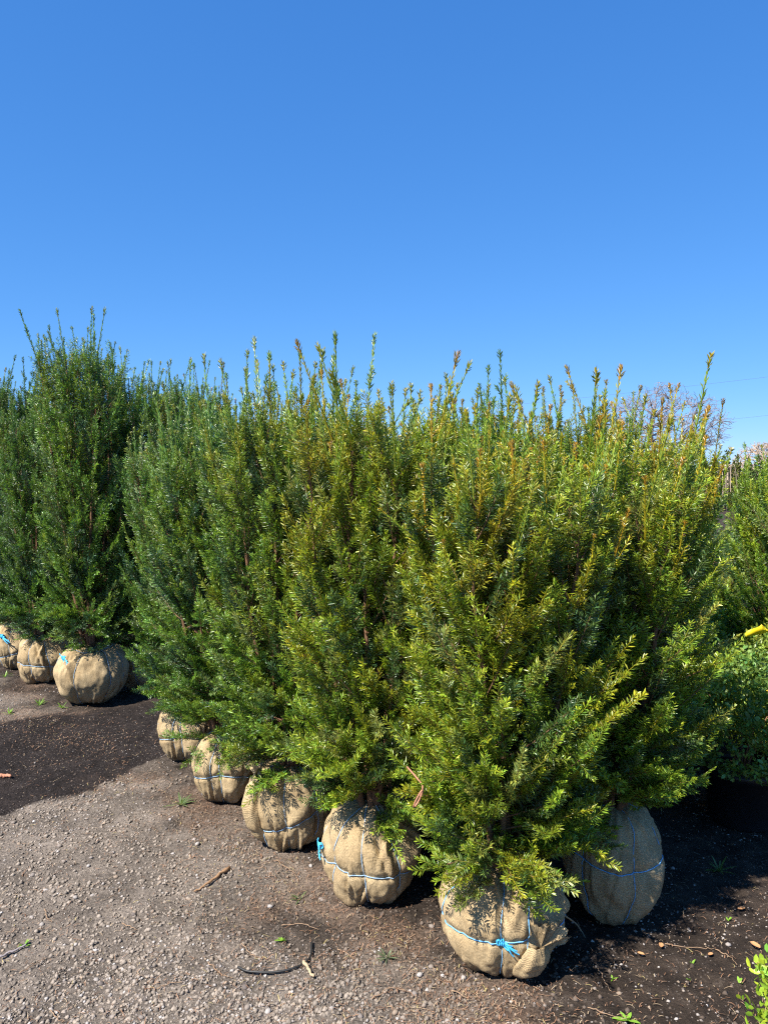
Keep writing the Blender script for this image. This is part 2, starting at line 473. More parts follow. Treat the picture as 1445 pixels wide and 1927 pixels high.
def yew_variant(seed, h, R, nst, olive=0.5, M=34, step=0.046, nlen=0.0235, width=0.00175, keep=1.0, shoot=1.0, low=0.0, skirt=3, droop=1):
    rng = np.random.default_rng(seed)
    S = dict(base=[], dir=[], L=[], bend=[], ref=[], rad=[], tone=[], nl=[], a0=[], a1=[])
    stems, branches, leaders = [], [], []
    def add(b, d, L, bend, ref, rad, tone, nl, a0, a1):
        for k, v in zip(S, (b, d, L, bend, ref, rad, tone, nl, a0, a1)):
            S[k].append(v)
    for k in range(nst):
        ph = k * 2.399 + rng.uniform(-0.3, 0.3)
        rr = R * 0.70 * math.sqrt((k + 0.35) / nst)
        zt = h * (1 - 0.14 * (rr / R) ** 2) * rng.uniform(0.82, 1.0)
        s = np.linspace(0, 1, 14)
        e = np.array([math.cos(ph), math.sin(ph), 0])
        wob = np.cumsum(rng.normal(0, 0.008, (14, 2)), 0)
        P = e * (0.035 + (rr - 0.035) * s[:, None] ** 0.62) + UP * (zt * s[:, None])
        P[:, :2] += wob
        rad = 0.011 * (1 - 0.82 * s) * (h / 1.5) ** 0.5 + 0.0015
        my_br = []
        slen = zt
        nb = int(slen / step)
        tone_stem = rng.uniform(0, 1)
        az = rng.uniform(0, 6.28)
        for j in range(-skirt - droop, nb):
            sj = 0.05 + 0.93 * (j + rng.uniform(-0.3, 0.3)) / nb if j >= 0 else (rng.uniform(0.04, 0.22) if j >= -skirt else rng.uniform(0.015, 0.06))
            p = np.array([np.interp(sj, s, P[:, q]) for q in range(3)])
            q = p[2] / h
            az += 2.399 + rng.normal(0, 0.35)
            a = np.array([math.cos(az), math.sin(az), 0])
            rxy = math.hypot(p[0], p[1])
            out = np.array([p[0], p[1], 0]) / max(rxy, 1e-3)
            dh = unit(a + 0.55 * out)
            inward = float(dh @ out)
            avail = env(q) * R - rxy * max(inward, 0.0)
            bl = float(np.clip(avail * rng.uniform(0.6, 1.05), 0.08, 0.26))
            if inward < -0.2:
                bl = min(bl, 0.13)
            if q < 0.13:
                el = rng.uniform(0.0 - low, 0.6)
            elif q < 0.42:
                el = rng.uniform(0.4, 1.0)
            elif q < 0.72:
                el = rng.uniform(0.75, 1.15)
            else:
                el = rng.uniform(1.0, 1.35)
            if q < 0.1:
                bl = min(bl, 0.24)
            if q > 0.8:
                bl *= 0.6
            if j < -skirt:
                el, bl = rng.uniform(-0.6, 0.0), rng.uniform(0.12, 0.23)
            d = dh * math.cos(el) + UP * math.sin(el)
            bend = rng.uniform(0.1, 0.4) if q > 0.2 else rng.uniform(-0.1, 0.35)
            u = np.linspace(0, 1, 5)[:, None]
            Bp = p + d * bl * u + UP * bend * bl * u ** 2
            my_br.append(Bp)
            y = np.clip(olive * (0.35 + 0.95 * q) + rng.normal(0, 0.28) + 0.25 * (tone_stem - 0.5), 0, 1)
            pal = GREEN * (1 - y) + OLIVE * y
            x = rng.uniform()
            if q > 0.6 and x < 0.10 * olive * 2:
                pal = 0.62 * pal + 0.38 * BRONZE
            elif q < 0.5 and x < 0.25:
                pal = 0.4 * pal + 0.6 * FRESH
            elif x > 0.86:
                pal = DEEP
            elif x > 0.76:
                pal = 0.4 * pal + 0.6 * SILVER
            pal = pal * rng.uniform(0.8, 1.2)
            ref0 = unit(UP * 0.55 + dh * 0.75 + rng.normal(0, 0.25, 3))
            ns = max(2, int(bl / 0.021 * keep))
            sidev = unit(np.cross(d, ref0))
            if inward < 0 and rxy < 0.5 * env(q) * R:
                ns = max(1, ns // 2)
            for m in range(ns):
                tt = 0.28 + 0.72 * (m + rng.uniform(0, 0.8)) / ns
                b = p + d * bl * tt + UP * bend * bl * tt ** 2
                tn = unit(d + UP * 2 * bend * tt)
                sg = 1 if m % 2 else -1
                sd = unit(tn * rng.uniform(0.5, 1.0) + sidev * sg * rng.uniform(0.4, 1.0) + ref0 * rng.normal(0.25, 0.4) + UP * 0.25)
                L = rng.uniform(0.045, 0.105) * (1.1 - 0.4 * tt) * shoot
                add(b, sd, L, rng.uniform(-0.05, 0.3), unit(ref0 + rng.normal(0, 0.3, 3)), float(q > 0.75 or rng.uniform() < 0.4),
                    pal * rng.uniform(0.85, 1.15), nlen * rng.uniform(0.8, 1.1), rng.uniform(1.0, 1.25), rng.uniform(0.35, 0.8))
            # the branch's own tip and needles along its outer half
            tn = unit(d + UP * 2 * bend)
            add(Bp[-1], tn, rng.uniform(0.05, 0.11) * shoot, rng.uniform(0, 0.25), ref0, float(rng.uniform() < 0.5 or q > 0.6), pal * 1.08, nlen, 1.1, rng.uniform(0.3, 0.7))
            add(Bp[1], unit(Bp[-1] - Bp[1]), float(np.linalg.norm(Bp[-1] - Bp[1])), 0.0, ref0, 0.3, pal * 0.85, nlen * 0.95, 1.15, 0.9)
            if q > 0.6 and rng.uniform() < 0.42:
                leaders.append((Bp[-1], unit(tn + UP * rng.uniform(0.4, 1.2)), rng.uniform(0.1, 0.24)))
        leaders.append((P[-1] - UP * 0.03, unit(P[-1] - P[-3] + rng.normal(0, 0.04, 3)), rng.uniform(0.2, 0.40)))
        if rng.uniform() < 0.6:
            leaders.append((P[-2], unit(P[-1] - P[-3] + np.array([rng.normal(0, 0.12), rng.normal(0, 0.12), 0.05])), rng.uniform(0.12, 0.26)))
        V1, Q1 = tubes(P[None], rad[None], 6)
        Bn = np.array(my_br)
        V2, Q2 = tubes(Bn, np.broadcast_to(np.linspace(0.0034, 0.0012, 5), Bn.shape[:2]), 4)
        stems.append(mesh_np('stem', np.concatenate([V1, V2]), [Q1, Q2 + len(V1)], M_BARK, smooth=True))
    A = {k: np.array(v) for k, v in S.items()}
    V, Tn, C = needle_geo(rng, A['base'], A['dir'], A['L'], A['bend'], A['ref'], A['rad'], A['tone'], A['nl'], M, width, A['a0'], A['a1'])
    # green shoot axes
    u = np.linspace(0, 1, 3)[None, :, None]
    TP = A['base'][:, None] + A['dir'][:, None] * A['L'][:, None, None] * u + UP * (A['bend'] * A['L'])[:, None, None] * u ** 2
    V3, Q3 = tubes(TP, np.broadcast_to([0.0013, 0.0011, 0.0006], TP.shape[:2]), 3)
    C3 = np.repeat(A['tone'] * [1.25, 1.0, 0.9], 9, 0)
    me = mesh_np('crown', np.concatenate([V, V3]), [Tn, Q3 + len(V)], M_NEEDLE, col=np.concatenate([C, C3]))
    return dict(crown=me, stems=stems, leaders=leaders, n=len(Tn))

def leader_mesh(seed, tone, tip, M=64, L=0.25):
    """one upright leading shoot along +Z, unit length about 0.25 m, with a couple of short side shoots"""
    rng = np.random.default_rng(seed)
    b = [np.zeros(3)]; d = [unit(np.array([rng.normal(0, 0.05), rng.normal(0, 0.05), 1]))]; LL = [L]
    for k in range(rng.integers(0, 4)):
        t = rng.uniform(0.25, 0.8); a = rng.uniform(0, 6.28)
        b.append(d[0] * L * t); d.append(unit(np.array([math.cos(a), math.sin(a), 1.6]))); LL.append(rng.uniform(0.03, 0.07))
    # closing tuft
    b.append(d[0] * L * 0.93); d.append(d[0]); LL.append(0.03)
    N = len(b); b, d, LL = np.array(b), np.array(d), np.array(LL)
    tn = np.array([tone] + [tone] * (N - 2) + [tip])
    parts = []
    V, T, C = needle_geo(rng, b[:1], d[:1], LL[:1], np.zeros(1), np.array([[1.0, 0.2, 0]]), np.ones(1), tn[:1], np.array([0.0185]), M, 0.0020, np.array([0.62]), np.array([0.35]))
    V2, T2, C2 = needle_geo(rng, b[1:], d[1:], LL[1:], np.zeros(N - 1), np.tile([[1.0, 0.2, 0]], (N - 1, 1)), np.ones(N - 1), tn[1:], np.full(N - 1, 0.018), 18, 0.0020, np.full(N - 1, 0.85), np.full(N - 1, 0.4))
    TP = b[:, None] + d[:, None] * LL[:, None, None] * np.linspace(0, 1, 3)[None, :, None]
    V3, Q3 = tubes(TP, np.broadcast_to([0.0026, 0.002, 0.001], TP.shape[:2]), 4)
    C3 = np.repeat(tn * [1.2, 1.0, 0.8], 12, 0)
    return mesh_np('leader', np.concatenate([V, V2, V3]), [T, T2 + len(V), Q3 + len(V) + len(V2)], M_NEEDLE, col=np.concatenate([C, C2, C3]))

LEADERS = [leader_mesh(900 + k, t, u) for k, (t, u) in enumerate([
    (GREEN * 1.1, OLIVE * 0.6 + BRONZE * 0.3), (OLIVE, BRONZE * 0.9), (GREEN * 0.9 + SILVER * 0.2, OLIVE * 0.8), (OLIVE * 0.5 + BRONZE * 0.5, BRONZE * 0.9), (OLIVE * 0.8, GREEN), (GREEN, GREEN * 0.8)])]

# ------------------------------------------------------------------ burlap root balls
class Ball:
    def __init__(self, seed, R, H, twine=7, tilt=0.12, ring_z=0.5, folds=9, u0=0.0):
        r = np.random.default_rng(seed)
        self.R, self.H, self.seed = R, H, seed
        self.tw = u0 + np.arange(twine) * 2 * math.pi / twine + r.normal(0, 0.1, twine)
        self.slant = r.normal(0, 0.10, twine)
        self.tilt, self.tphi, self.ring = tilt, r.uniform(0, 6.28), ring_z
        self.f = [(r.uniform(0, 6.28), r.uniform(0.6, 2.5), r.uniform(0.25, 0.6), r.normal(0, 0.35), r.uniform(0.006, 0.019) * R / 0.2, r.uniform(0.035, 0.08)) for _ in range(folds)]
        self.sx, self.sy = r.uniform(0.94, 1.06), r.uniform(0.94, 1.06)
    def ring_v(self, u):
        c = 1 - 2 * (self.ring + self.tilt * np.sin(u - self.tphi))
        return np.arccos(np.clip(-c, -0.9, 0.9))
    def S(self, u, v, off=0.0):
        sv, cv = np.sin(v), np.cos(v)
        rad = np.abs(sv) ** 0.66
        z = 0.5 + 0.5 * np.sign(cv) * np.abs(cv) ** 0.92
        rad = rad * (1 - 0.20 * np.clip(0.55 - z, 0, 1) ** 1.3 * 1.4 - 0.10 * np.clip(z - 0.6, 0, 1))
        k = self.seed
        bump = 0.075 * fbm(np.cos(u) * 1.6 + 9, np.sin(u) * 1.6 + v * 1.3, k, 2) * self.R
        mid = np.clip(sv * 1.6, 0, 1)
        for tu, sl in zip(self.tw, self.slant):
            du = np.angle(np.exp(1j * (u - tu - sl * (v - 1.5))))
            bump = bump - 0.010 * np.exp(-(du / 0.055) ** 2) * mid - 0.004 * np.exp(-(du / 0.2) ** 2) * mid
        dv = v - self.ring_v(u)
        bump = bump - 0.008 * np.exp(-(dv / 0.05) ** 2) - 0.004 * np.exp(-(dv / 0.2) ** 2)
        for (fu, fv, fl, sl, am, wd) in self.f:
            x = np.angle(np.exp(1j * (u - fu - sl * (v - fv)))) / wd
            win = np.exp(-((v - fv) / fl) ** 2)
            bump = bump + am * win * (1.6 * x * np.exp(-x * x) + 0.6 * np.exp(-(x * 1.8) ** 2))
        bump = bump + 0.0035 * np.sin(u * 19 + 3 * fbm(u * 1.2, v, k + 3, 2)) * np.exp(-((v - 0.55) / 0.35) ** 2)
        bump = bump + 0.0050 * fbm(u * 5, v * 3.5, k + 5, 3) * mid
        rr = rad * self.R + (bump + off) * np.clip(sv * 1.8, 0, 1)
        zz = z * self.H + (bump + off) * cv * 0.8
        return np.stack([rr * np.cos(u) * self.sx, rr * np.sin(u) * self.sy, zz], -1)
    def mesh(self):
        nu, nv = 168, 84
        u = np.arange(nu + 1) * 2 * math.pi / nu
        v = np.linspace(0.02, math.pi - 0.02, nv)
        U, Vv = np.meshgrid(u, v)
        P = self.S(U, Vv)
        P[:, -1] = P[:, 0]
        uv = np.stack([U * self.R, -Vv * self.R], -1)
        i = np.arange(P.shape[0] * P.shape[1]).reshape(P.shape[:2])
        Q = np.stack([i[:-1, :-1], i[1:, :-1], i[1:, 1:], i[:-1, 1:]], -1).reshape(-1, 4)
        return mesh_np('root_ball', P.reshape(-1, 3), [Q], M_BURLAP, smooth=True, uv=uv.reshape(-1, 2))
    def twines(self, m, r=0.0016):
        out = []
        rng = np.random.default_rng(self.seed + 50)
        for tu, sl in zip(self.tw, self.slant):
            v = np.linspace(0.12, 2.85, 40)
            u = tu + sl * (v - 1.5) + 0.02 * np.sin(v * 5 + tu)
            out.append(tube_mesh('twine', self.S(u, v, 0.0035), r * rng.uniform(0.8, 1.1), 6, m))
        u = np.linspace(0, 2 * math.pi, 90)
        out.append(tube_mesh('twine', self.S(u, self.ring_v(u), 0.0045), r * 1.15, 6, m))
        return out
    def point(self, u, v, off=0.0):
        return self.S(np.array(u), np.array(v), off)

def knot_mesh(seed, m, s=1.0):
    """a bunched bow: two loops, a wrapped centre and frayed ends, facing -Y"""
    rng = np.random.default_rng(seed)
    V, Q, n = [], [], 0
    def put(P, r, sd=6):
        nonlocal n
        v, q = tubes(np.asarray(P)[None], np.full((1, len(P)), r), sd)
        V.append(v); Q.append(q + n); n += len(v)
    for sg, sz, dz in ((-1, 0.014, 0.004), (1, 0.024, -0.012)):
        t = np.linspace(0, 1, 16)[:, None]
        x = sg * (sz * np.sin(np.pi * t)) ; z = 0.009 * np.sin(2 * np.pi * t) + dz * np.sin(np.pi * t)
        put(np.concatenate([x, -0.008 - 0.006 * np.sin(np.pi * t), z], 1) * s, 0.0026 * s)
    for k, (dx, dz) in enumerate(((0.055, -0.022), (0.042, -0.03), (0.034, 0.002), (-0.04, 0.03), (-0.02, 0.022), (0.05, -0.012))):
        t = np.linspace(0, 1, 8)[:, None]
        wv = rng.normal(0, 0.006)
        put(np.concatenate([dx * t + wv * np.sin(5 * t), -0.006 - 0.009 * np.sin(2.6 * t), dz * t - 0.008 * t ** 2], 1) * s, 0.0021 * s)
    a = np.linspace(0, 2 * math.pi * 3, 40)
    put(np.stack([np.linspace(-0.009, 0.009, 40), -0.004 + 0.009 * np.cos(a), 0.009 * np.sin(a)], 1) * s, 0.003 * s)
    return mesh_np('knot', np.concatenate(V), [np.concatenate(Q)], m, smooth=True)

BALLS = {}
def ball_meshes(key, mt, **kw):
    if key not in BALLS:
        b = Ball(**kw)
        BALLS[key] = (b, b.mesh(), b.twines(mt))
    return BALLS[key]

# ------------------------------------------------------------------ yew plants
VAR = {}
VAR['front'] = yew_variant(11, 1.50, 0.43, 15, 0.58, M=29, step=0.036, nlen=0.0255, width=0.0023, low=0.15, skirt=5)
VAR['second'] = yew_variant(23, 1.62, 0.40, 14, 0.46, M=29, step=0.038, nlen=0.025, width=0.0022, skirt=5)
VAR['third'] = yew_variant(37, 1.60, 0.39, 12, 0.34, M=28, step=0.040, nlen=0.024, width=0.0022, skirt=4)
VAR['slim'] = yew_variant(41, 1.55, 0.38, 12, 0.26, M=28, step=0.040, nlen=0.024, width=0.0022, skirt=4)
VAR['tall'] = yew_variant(53, 2.05, 0.46, 14, 0.20, M=22, step=0.046, nlen=0.026, width=0.0025, shoot=1.1, skirt=6)

GR = 'balled yews standing in rows on the yard'
def yew(var, ball, loc, rz=0.0, scale=(1, 1), lean=(0, 0), color=(1, 1, 1), label='', group=GR, parts=True, leader_tone=None, lead=1.0, bcol=(1, 1, 1)):
    b, bm, tws = ball
    v = VAR[var]
    if var != 'tall':
        scale = (scale[0], scale[1] * 0.955)
    z0 = float(ground_h(np.array(loc[0]), np.array(loc[1]))) - 0.012
    e = obj('yew_shrub', None, label=label, cat='shrub', group=group)
    e.location = (loc[0], loc[1], z0)
    e.empty_display_size = 0.2
    rb = obj('root_ball', bm, e, color=(*bcol, 1))
    for t in tws:
        obj('twine', t, rb)
    M4 = Matrix.Translation((0, 0, b.H - 0.03)) @ Euler((lean[1], lean[0], 0)).to_matrix().to_4x4() @ Matrix.Rotation(rz, 4, 'Z') @ Matrix.Diagonal((scale[0], scale[0], scale[1], 1))
    o = obj('crown', v['crown'], e, M4, color=(*color, 1))
    o['kind'] = 'stuff'
    for s in v['stems']:
        obj('stem', s, e, M4)
    rng = np.random.default_rng(int(abs(loc[0] * 1000) + loc[1] * 777))
    for (p, d, L) in v['leaders']:
        R4 = Vector(d).to_track_quat('Z', 'Y').to_matrix().to_4x4()
        k = L / 0.25 * lead
        w = 0.75 + 0.25 * k
        pick = rng.integers(0, len(LEADERS)) if leader_tone is None else leader_tone[rng.integers(0, len(leader_tone))]
        Ml = M4 @ Matrix.Translation(Vector(p)) @ R4 @ Matrix.Rotation(rng.uniform(0, 6.28), 4, 'Z') @ Matrix.Diagonal((w, w, k, 1))
        obj('leader', LEADERS[pick], e, Ml, color=(*color, 1))
    return e, rb, b

def spot(px, py, back):
    g = ground_at(px, py)
    d = unit(g[:2])
    return g[0] + d[0] * back, g[1] + d[1] * back

b1 = ball_meshes('B1', M_BLUE, seed=3, R=0.200, H=0.35, twine=7, tilt=0.05, ring_z=0.50, folds=13, u0=-1.95)
b2 = ball_meshes('B2', M_PALE, seed=5, R=0.192, H=0.37, twine=8, tilt=0.05, ring_z=0.42, folds=11, u0=-1.62)
b3 = ball_meshes('B3', M_PALE, seed=8, R=0.175, H=0.37, twine=7, tilt=0.14, ring_z=0.44, folds=26, u0=-1.45)
b4 = ball_meshes('B4', M_PALE, seed=13, R=0.160, H=0.34, twine=8, tilt=0.14, ring_z=0.36, folds=18, u0=-2.0)
bR = ball_meshes('R', M_BLUE, seed=17, R=0.178, H=0.42, twine=6, tilt=0.10, ring_z=0.66, folds=8, u0=-1.50)
bT = ball_meshes('T', M_PALE, seed=21, R=0.245, H=0.41, twine=7, tilt=0.0, ring_z=0.95, folds=16, u0=-1.75)

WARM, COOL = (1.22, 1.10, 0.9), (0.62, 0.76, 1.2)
P1 = spot(945, 1850, 0.13)
P2 = spot(698, 1710, 0.12)
P3 = spot(549, 1606, 0.11)
P4 = spot(424, 1521, 0.10)
P5 = spot(352, 1437, 0.10)
PR = spot(1150, 1750, 0.12)
e1, rb1, _ = yew('front', b1, P1, 0.4, (1.0, 0.94), (0.02, 0.02), WARM, 'yew with olive and bronze needles on burlap ball tied with bright blue bow', leader_tone=[1, 0, 4, 0, 2, 3], lead=1.0)
e2, rb2, _ = yew('second', b2, P2, 2.1, (1.0, 1.0), (0.0, 0.0), (1.18, 1.08, 0.95), 'yew on smooth round burlap ball ringed by pale twine, beside the bow-tied ball', leader_tone=[0, 2, 2, 5, 1], lead=1.22)
e3, rb3, _ = yew('third', b3, P3, 0.9, (1.0, 1.0), (-0.03, 0.0), (0.98, 1.0, 1.1), 'yew on crumpled burlap ball with deep folds and bunched cloth at its shoulder', leader_tone=[0, 2, 4], lead=1.22)
e4, rb4, _ = yew('slim', b4, P4, 4.0, (0.98, 1.0), (-0.03, 0.0), (0.80, 0.90, 1.2), 'yew on pleated burlap ball with a slanting twine, between crumpled ball and row end', leader_tone=[0, 2, 5], lead=1.22)
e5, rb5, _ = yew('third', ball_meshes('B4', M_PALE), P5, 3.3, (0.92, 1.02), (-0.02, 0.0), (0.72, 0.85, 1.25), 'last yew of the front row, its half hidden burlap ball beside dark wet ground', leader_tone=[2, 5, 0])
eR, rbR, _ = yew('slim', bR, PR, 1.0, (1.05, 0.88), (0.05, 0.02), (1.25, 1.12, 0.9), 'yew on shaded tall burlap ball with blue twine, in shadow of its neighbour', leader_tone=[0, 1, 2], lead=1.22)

# rows behind
V1 = np.array([0.44, 0.27])
rows = []
for base, k, var, rz, sc in [(P2, 1, 'front', 2.6, (0.98, 0.97)), (P3, 1, 'second', 5.0, (1.0, 0.97)), (P4, 1, 'slim', 2.2, (1.0, 1.0)), (P5, 1, 'third', 5.6, (1.0, 0.97)),
                              (P2, 2, 'third', 1.7, (1.0, 1.0)), (P3, 2, 'slim', 0.3, (1.05, 1.0)), (P4, 2, 'second', 3.9, (1.0, 0.93)), (P5, 2, 'slim', 5.1, (1.0, 0.95))]:
    rows.append((np.array(base) + V1 * k, var, rz, sc, k))
for i, (p, var, rz, sc, k) in enumerate(rows):
    yew(var, (b2, b4, bR)[i % 3] if False else (BALLS['B2'], BALLS['B4'], BALLS['R'])[i % 3], p, rz, sc, (0, 0), (0.95, 1.0, 1.0),
        ['yew packed directly behind the front row, its burlap ball hidden', 'yew packed two places behind the front row, only its tips showing'][k - 1], group='yews packed behind the front row')
yew('second', BALLS['B4'], (1.30, 3.80), 0.7, (0.90, 0.96), (0.02, 0), (1.25, 1.12, 0.85), 'yew with a tall bronze leader rising in front of the bare round tree', leader_tone=[0, 1, 3, 1], lead=1.22)
yew('slim', BALLS['B2'], (2.17, 4.2), 2.9, (0.86, 0.90), (0, 0), (1.2, 1.2, 0.9), 'bright green yew behind the potted boxwoods, single leader on top', leader_tone=[2, 5])
yew('third', BALLS['B4'], (1.98, 4.75), 1.1, (0.8, 0.45), (0, 0), (1.05, 1.05, 0.9), 'low yew growing between the bright green yew and the bronze leader yew', leader_tone=[0, 1], lead=0.5)

# the taller group on the left
TG = 'taller yews on the left'
PT1 = spot(176, 1332, 0.17)
PT2 = spot(84, 1289, 0.14)
PT3 = spot(38, 1264, 0.16)
PT4 = spot(275, 1302, 0.15)
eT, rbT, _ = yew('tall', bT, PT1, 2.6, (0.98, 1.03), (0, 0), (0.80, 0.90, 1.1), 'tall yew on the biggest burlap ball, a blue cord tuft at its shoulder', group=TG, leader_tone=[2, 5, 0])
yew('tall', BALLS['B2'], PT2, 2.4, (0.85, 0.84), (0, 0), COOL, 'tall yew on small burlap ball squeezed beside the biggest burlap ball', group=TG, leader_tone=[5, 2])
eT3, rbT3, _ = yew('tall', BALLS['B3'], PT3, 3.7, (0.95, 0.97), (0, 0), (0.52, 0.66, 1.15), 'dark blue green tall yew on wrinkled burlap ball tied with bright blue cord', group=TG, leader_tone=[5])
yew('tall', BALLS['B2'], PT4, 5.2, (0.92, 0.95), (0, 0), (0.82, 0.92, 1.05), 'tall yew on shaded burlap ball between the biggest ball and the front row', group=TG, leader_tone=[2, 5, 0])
for i, (x, y, rz, sc) in enumerate([(-2.55, 6.6, 1.2, 0.9), (-1.45, 6.15, 3.0, 0.93), (-3.35, 7.0, 4.4, 0.95)]):
    yew('tall', BALLS['T'], (x, y), rz, (0.92, sc), (0, 0), (0.75, 0.9, 1.15), 'tall yew standing behind the biggest burlap ball, its own ball hidden', group='tall yews hidden at the back')

# bows, loose cord and cloth of the front balls
def place_knot(rb, b, u, v, m, s, seed):
    p = b.point(u, v, 0.006)
    M4 = Matrix.Translation(Vector(p)) @ Matrix.Rotation(u + math.pi / 2, 4, 'Z')
    obj('knot', knot_mesh(seed, m, s), rb, M4)
B1o, B2o, B3o = BALLS['B1'][0], BALLS['B2'][0], BALLS['B3'][0]
place_knot(rb1, B1o, B1o.tw[0], float(B1o.ring_v(np.array(B1o.tw[0]))), M_BRIGHT, 1.0, 1)
place_knot(rb2, B2o, -2.95, 1.45, M_BRIGHT, 0.9, 2)
place_knot(rbT, BALLS['T'][0], -2.2, 0.85, M_BRIGHT, 1.3, 3)
place_knot(rbT3, B3o, -1.9, 1.0, M_BRIGHT, 1.4, 4)

def cloth_tail(rb, b, u, v0, v1, r0, seed, ruffle=True):
    """gathered tail of spare burlap bulging below the cord, with a frayed ruffle above it"""
    rng = np.random.default_rng(seed)
    n, m = 26, 40
    s = np.linspace(0, 1, n)
    C = b.S(np.full(n, u), v0 + (v1 - v0) * s, 0.0)
    Rr = r0 * (0.30 + 0.95 * np.sin(np.pi * np.clip(s * 0.82 + 0.12, 0, 1)) ** 1.1) * np.where(s > 0.9, np.sqrt(np.clip((1 - s) / 0.1, 0.02, 1)), 1)
    a = np.arange(m) * 2 * math.pi / m
    er = np.array([math.cos(u), math.sin(u), 0]); et = np.array([-math.sin(u), math.cos(u), 0])
    pleat = 1 + 0.10 * np.sin(a * 7)[None] * (1 - s)[:, None] + 0.05 * fbm(a[None] * 1.5, s[:, None] * 5, seed, 2)
    V = C[:, None] + (Rr[:, None] * pleat)[..., None] * (np.cos(a)[None, :, None] * er * 0.75 + np.sin(a)[None, :, None] * et)
    i = np.arange(n * m).reshape(n, m)
    Q = np.stack([i[:-1], np.roll(i[:-1], -1, 1), np.roll(i[1:], -1, 1), i[1:]], -1).reshape(-1, 4)
    uv = np.stack(np.broadcast_arrays(a[None] * r0, s[:, None] * 0.16), -1)
    Vs, Fs, Us = [V.reshape(-1, 3)], [Q], [uv.reshape(-1, 2)]
    if ruffle:
        nu, nw = 60, 10
        q = np.linspace(-1, 1, nu); w = np.linspace(0, 1, nw)
        QQ, WW = np.meshgrid(q, w)
        base = b.point(u, v0, 0.004)
        wave = np.sin(QQ * 13 + 1.5 * np.sin(QQ * 5)) * 0.012 * WW
        fray = 1 + 0.18 * vnoise(QQ * 18, QQ * 0 + seed, 3)
        ln = 0.085 * WW * fray
        ang = QQ * 1.25 + 0.35
        P = base + ln[..., None] * (np.sin(ang)[..., None] * et + np.cos(ang)[..., None] * UP) + (0.012 + 0.022 * WW + wave)[..., None] * er
        j = np.arange(nu * nw).reshape(nw, nu) + n * m
        Vs.append(P.reshape(-1, 3)); Us.append(np.stack([QQ * 0.08, WW * 0.08], -1).reshape(-1, 2))
        Fs.append(np.stack([j[:-1, :-1], j[:-1, 1:], j[1:, 1:], j[1:, :-1]], -1).reshape(-1, 4))
    obj('burlap_tail', mesh_np('burlap_tail', np.concatenate(Vs), [np.concatenate(Fs)], M_BURLAP, smooth=True, uv=np.concatenate(Us)), rb)
cloth_tail(rb1, B1o, -1.16, 1.62, 2.75, 0.045, 4)
cloth_tail(rb3, B3o, -2.6, 0.75, 2.4, 0.04, 6)
# string trailing from the first ball to the ground
to_local = lambda pts, o: [np.array(p) - np.array(o.location) for p in pts]
g1, g2, g3 = ground_at(1088, 1760), ground_at(1106, 1788), ground_at(1086, 1806)
st = [B1o.point(-0.35, 1.5, 0.004) + np.array(e1.location), g1 + UP * 0.03, g2 + UP * 0.008, g3 + UP * 0.006]
def spline(pts, n=40):
    pts = np.asarray(pts, float)
    P = np.concatenate([[2 * pts[0] - pts[1]], pts, [2 * pts[-1] - pts[-2]]])
    out = []
    k = len(pts) - 1
    for x in np.linspace(0, k - 1e-6, n):
        i = int(x); t = x - i
        a, b, c, d = P[i:i + 4]
        out.append(0.5 * (2 * b + (c - a) * t + (2 * a - 5 * b + 4 * c - d) * t * t + (3 * b - 3 * c + d - a) * t ** 3))
    return np.array(out)
obj('loose_twine', tube_mesh('loose_twine', to_local(spline(st), e1), 0.0025, 6, M_JUTE), rb1)

exec_late = True
# ------------------------------------------------------------------ boxwoods in black pots
def leaf_cloud(rng, pts, nrm, size, tone, jit=0.25):
    """oval leaves, 6 verts folded along the midrib"""
    N = len(pts)
    d = unit(nrm * 0.6 + rng.normal(0, 0.6, (N, 3)) + UP * 0.25)
    w = unit(np.cross(d, nrm + rng.normal(0, 0.35, (N, 3))))
    n2 = np.cross(w, d)
    L = (size * rng.uniform(0.7, 1.2, N))[:, None]; W = L * 0.27
    V = np.stack([pts, pts + d * L * 0.3 + w * W * 0.9 + n2 * W * 0.3, pts + d * L * 0.7 + w * W * 0.85 + n2 * W * 0.25, pts + d * L,
                  pts + d * L * 0.7 - w * W * 0.85 + n2 * W * 0.25, pts + d * L * 0.3 - w * W * 0.9 + n2 * W * 0.3], 1)
    b = np.arange(N)[:, None] * 6
    T = np.concatenate([b + [0, 1, 2, 3], b + [0, 3, 4, 5]], 1).reshape(-1, 4)
    c = tone * rng.uniform(1 - jit, 1 + jit, (N, 1)) * (1 + np.array([0.15, 0, -0.1]) * rng.normal(0, 1, (N, 1)))
    return V.reshape(-1, 3), T, np.repeat(np.clip(c, 0.005, 1), 6, 0)

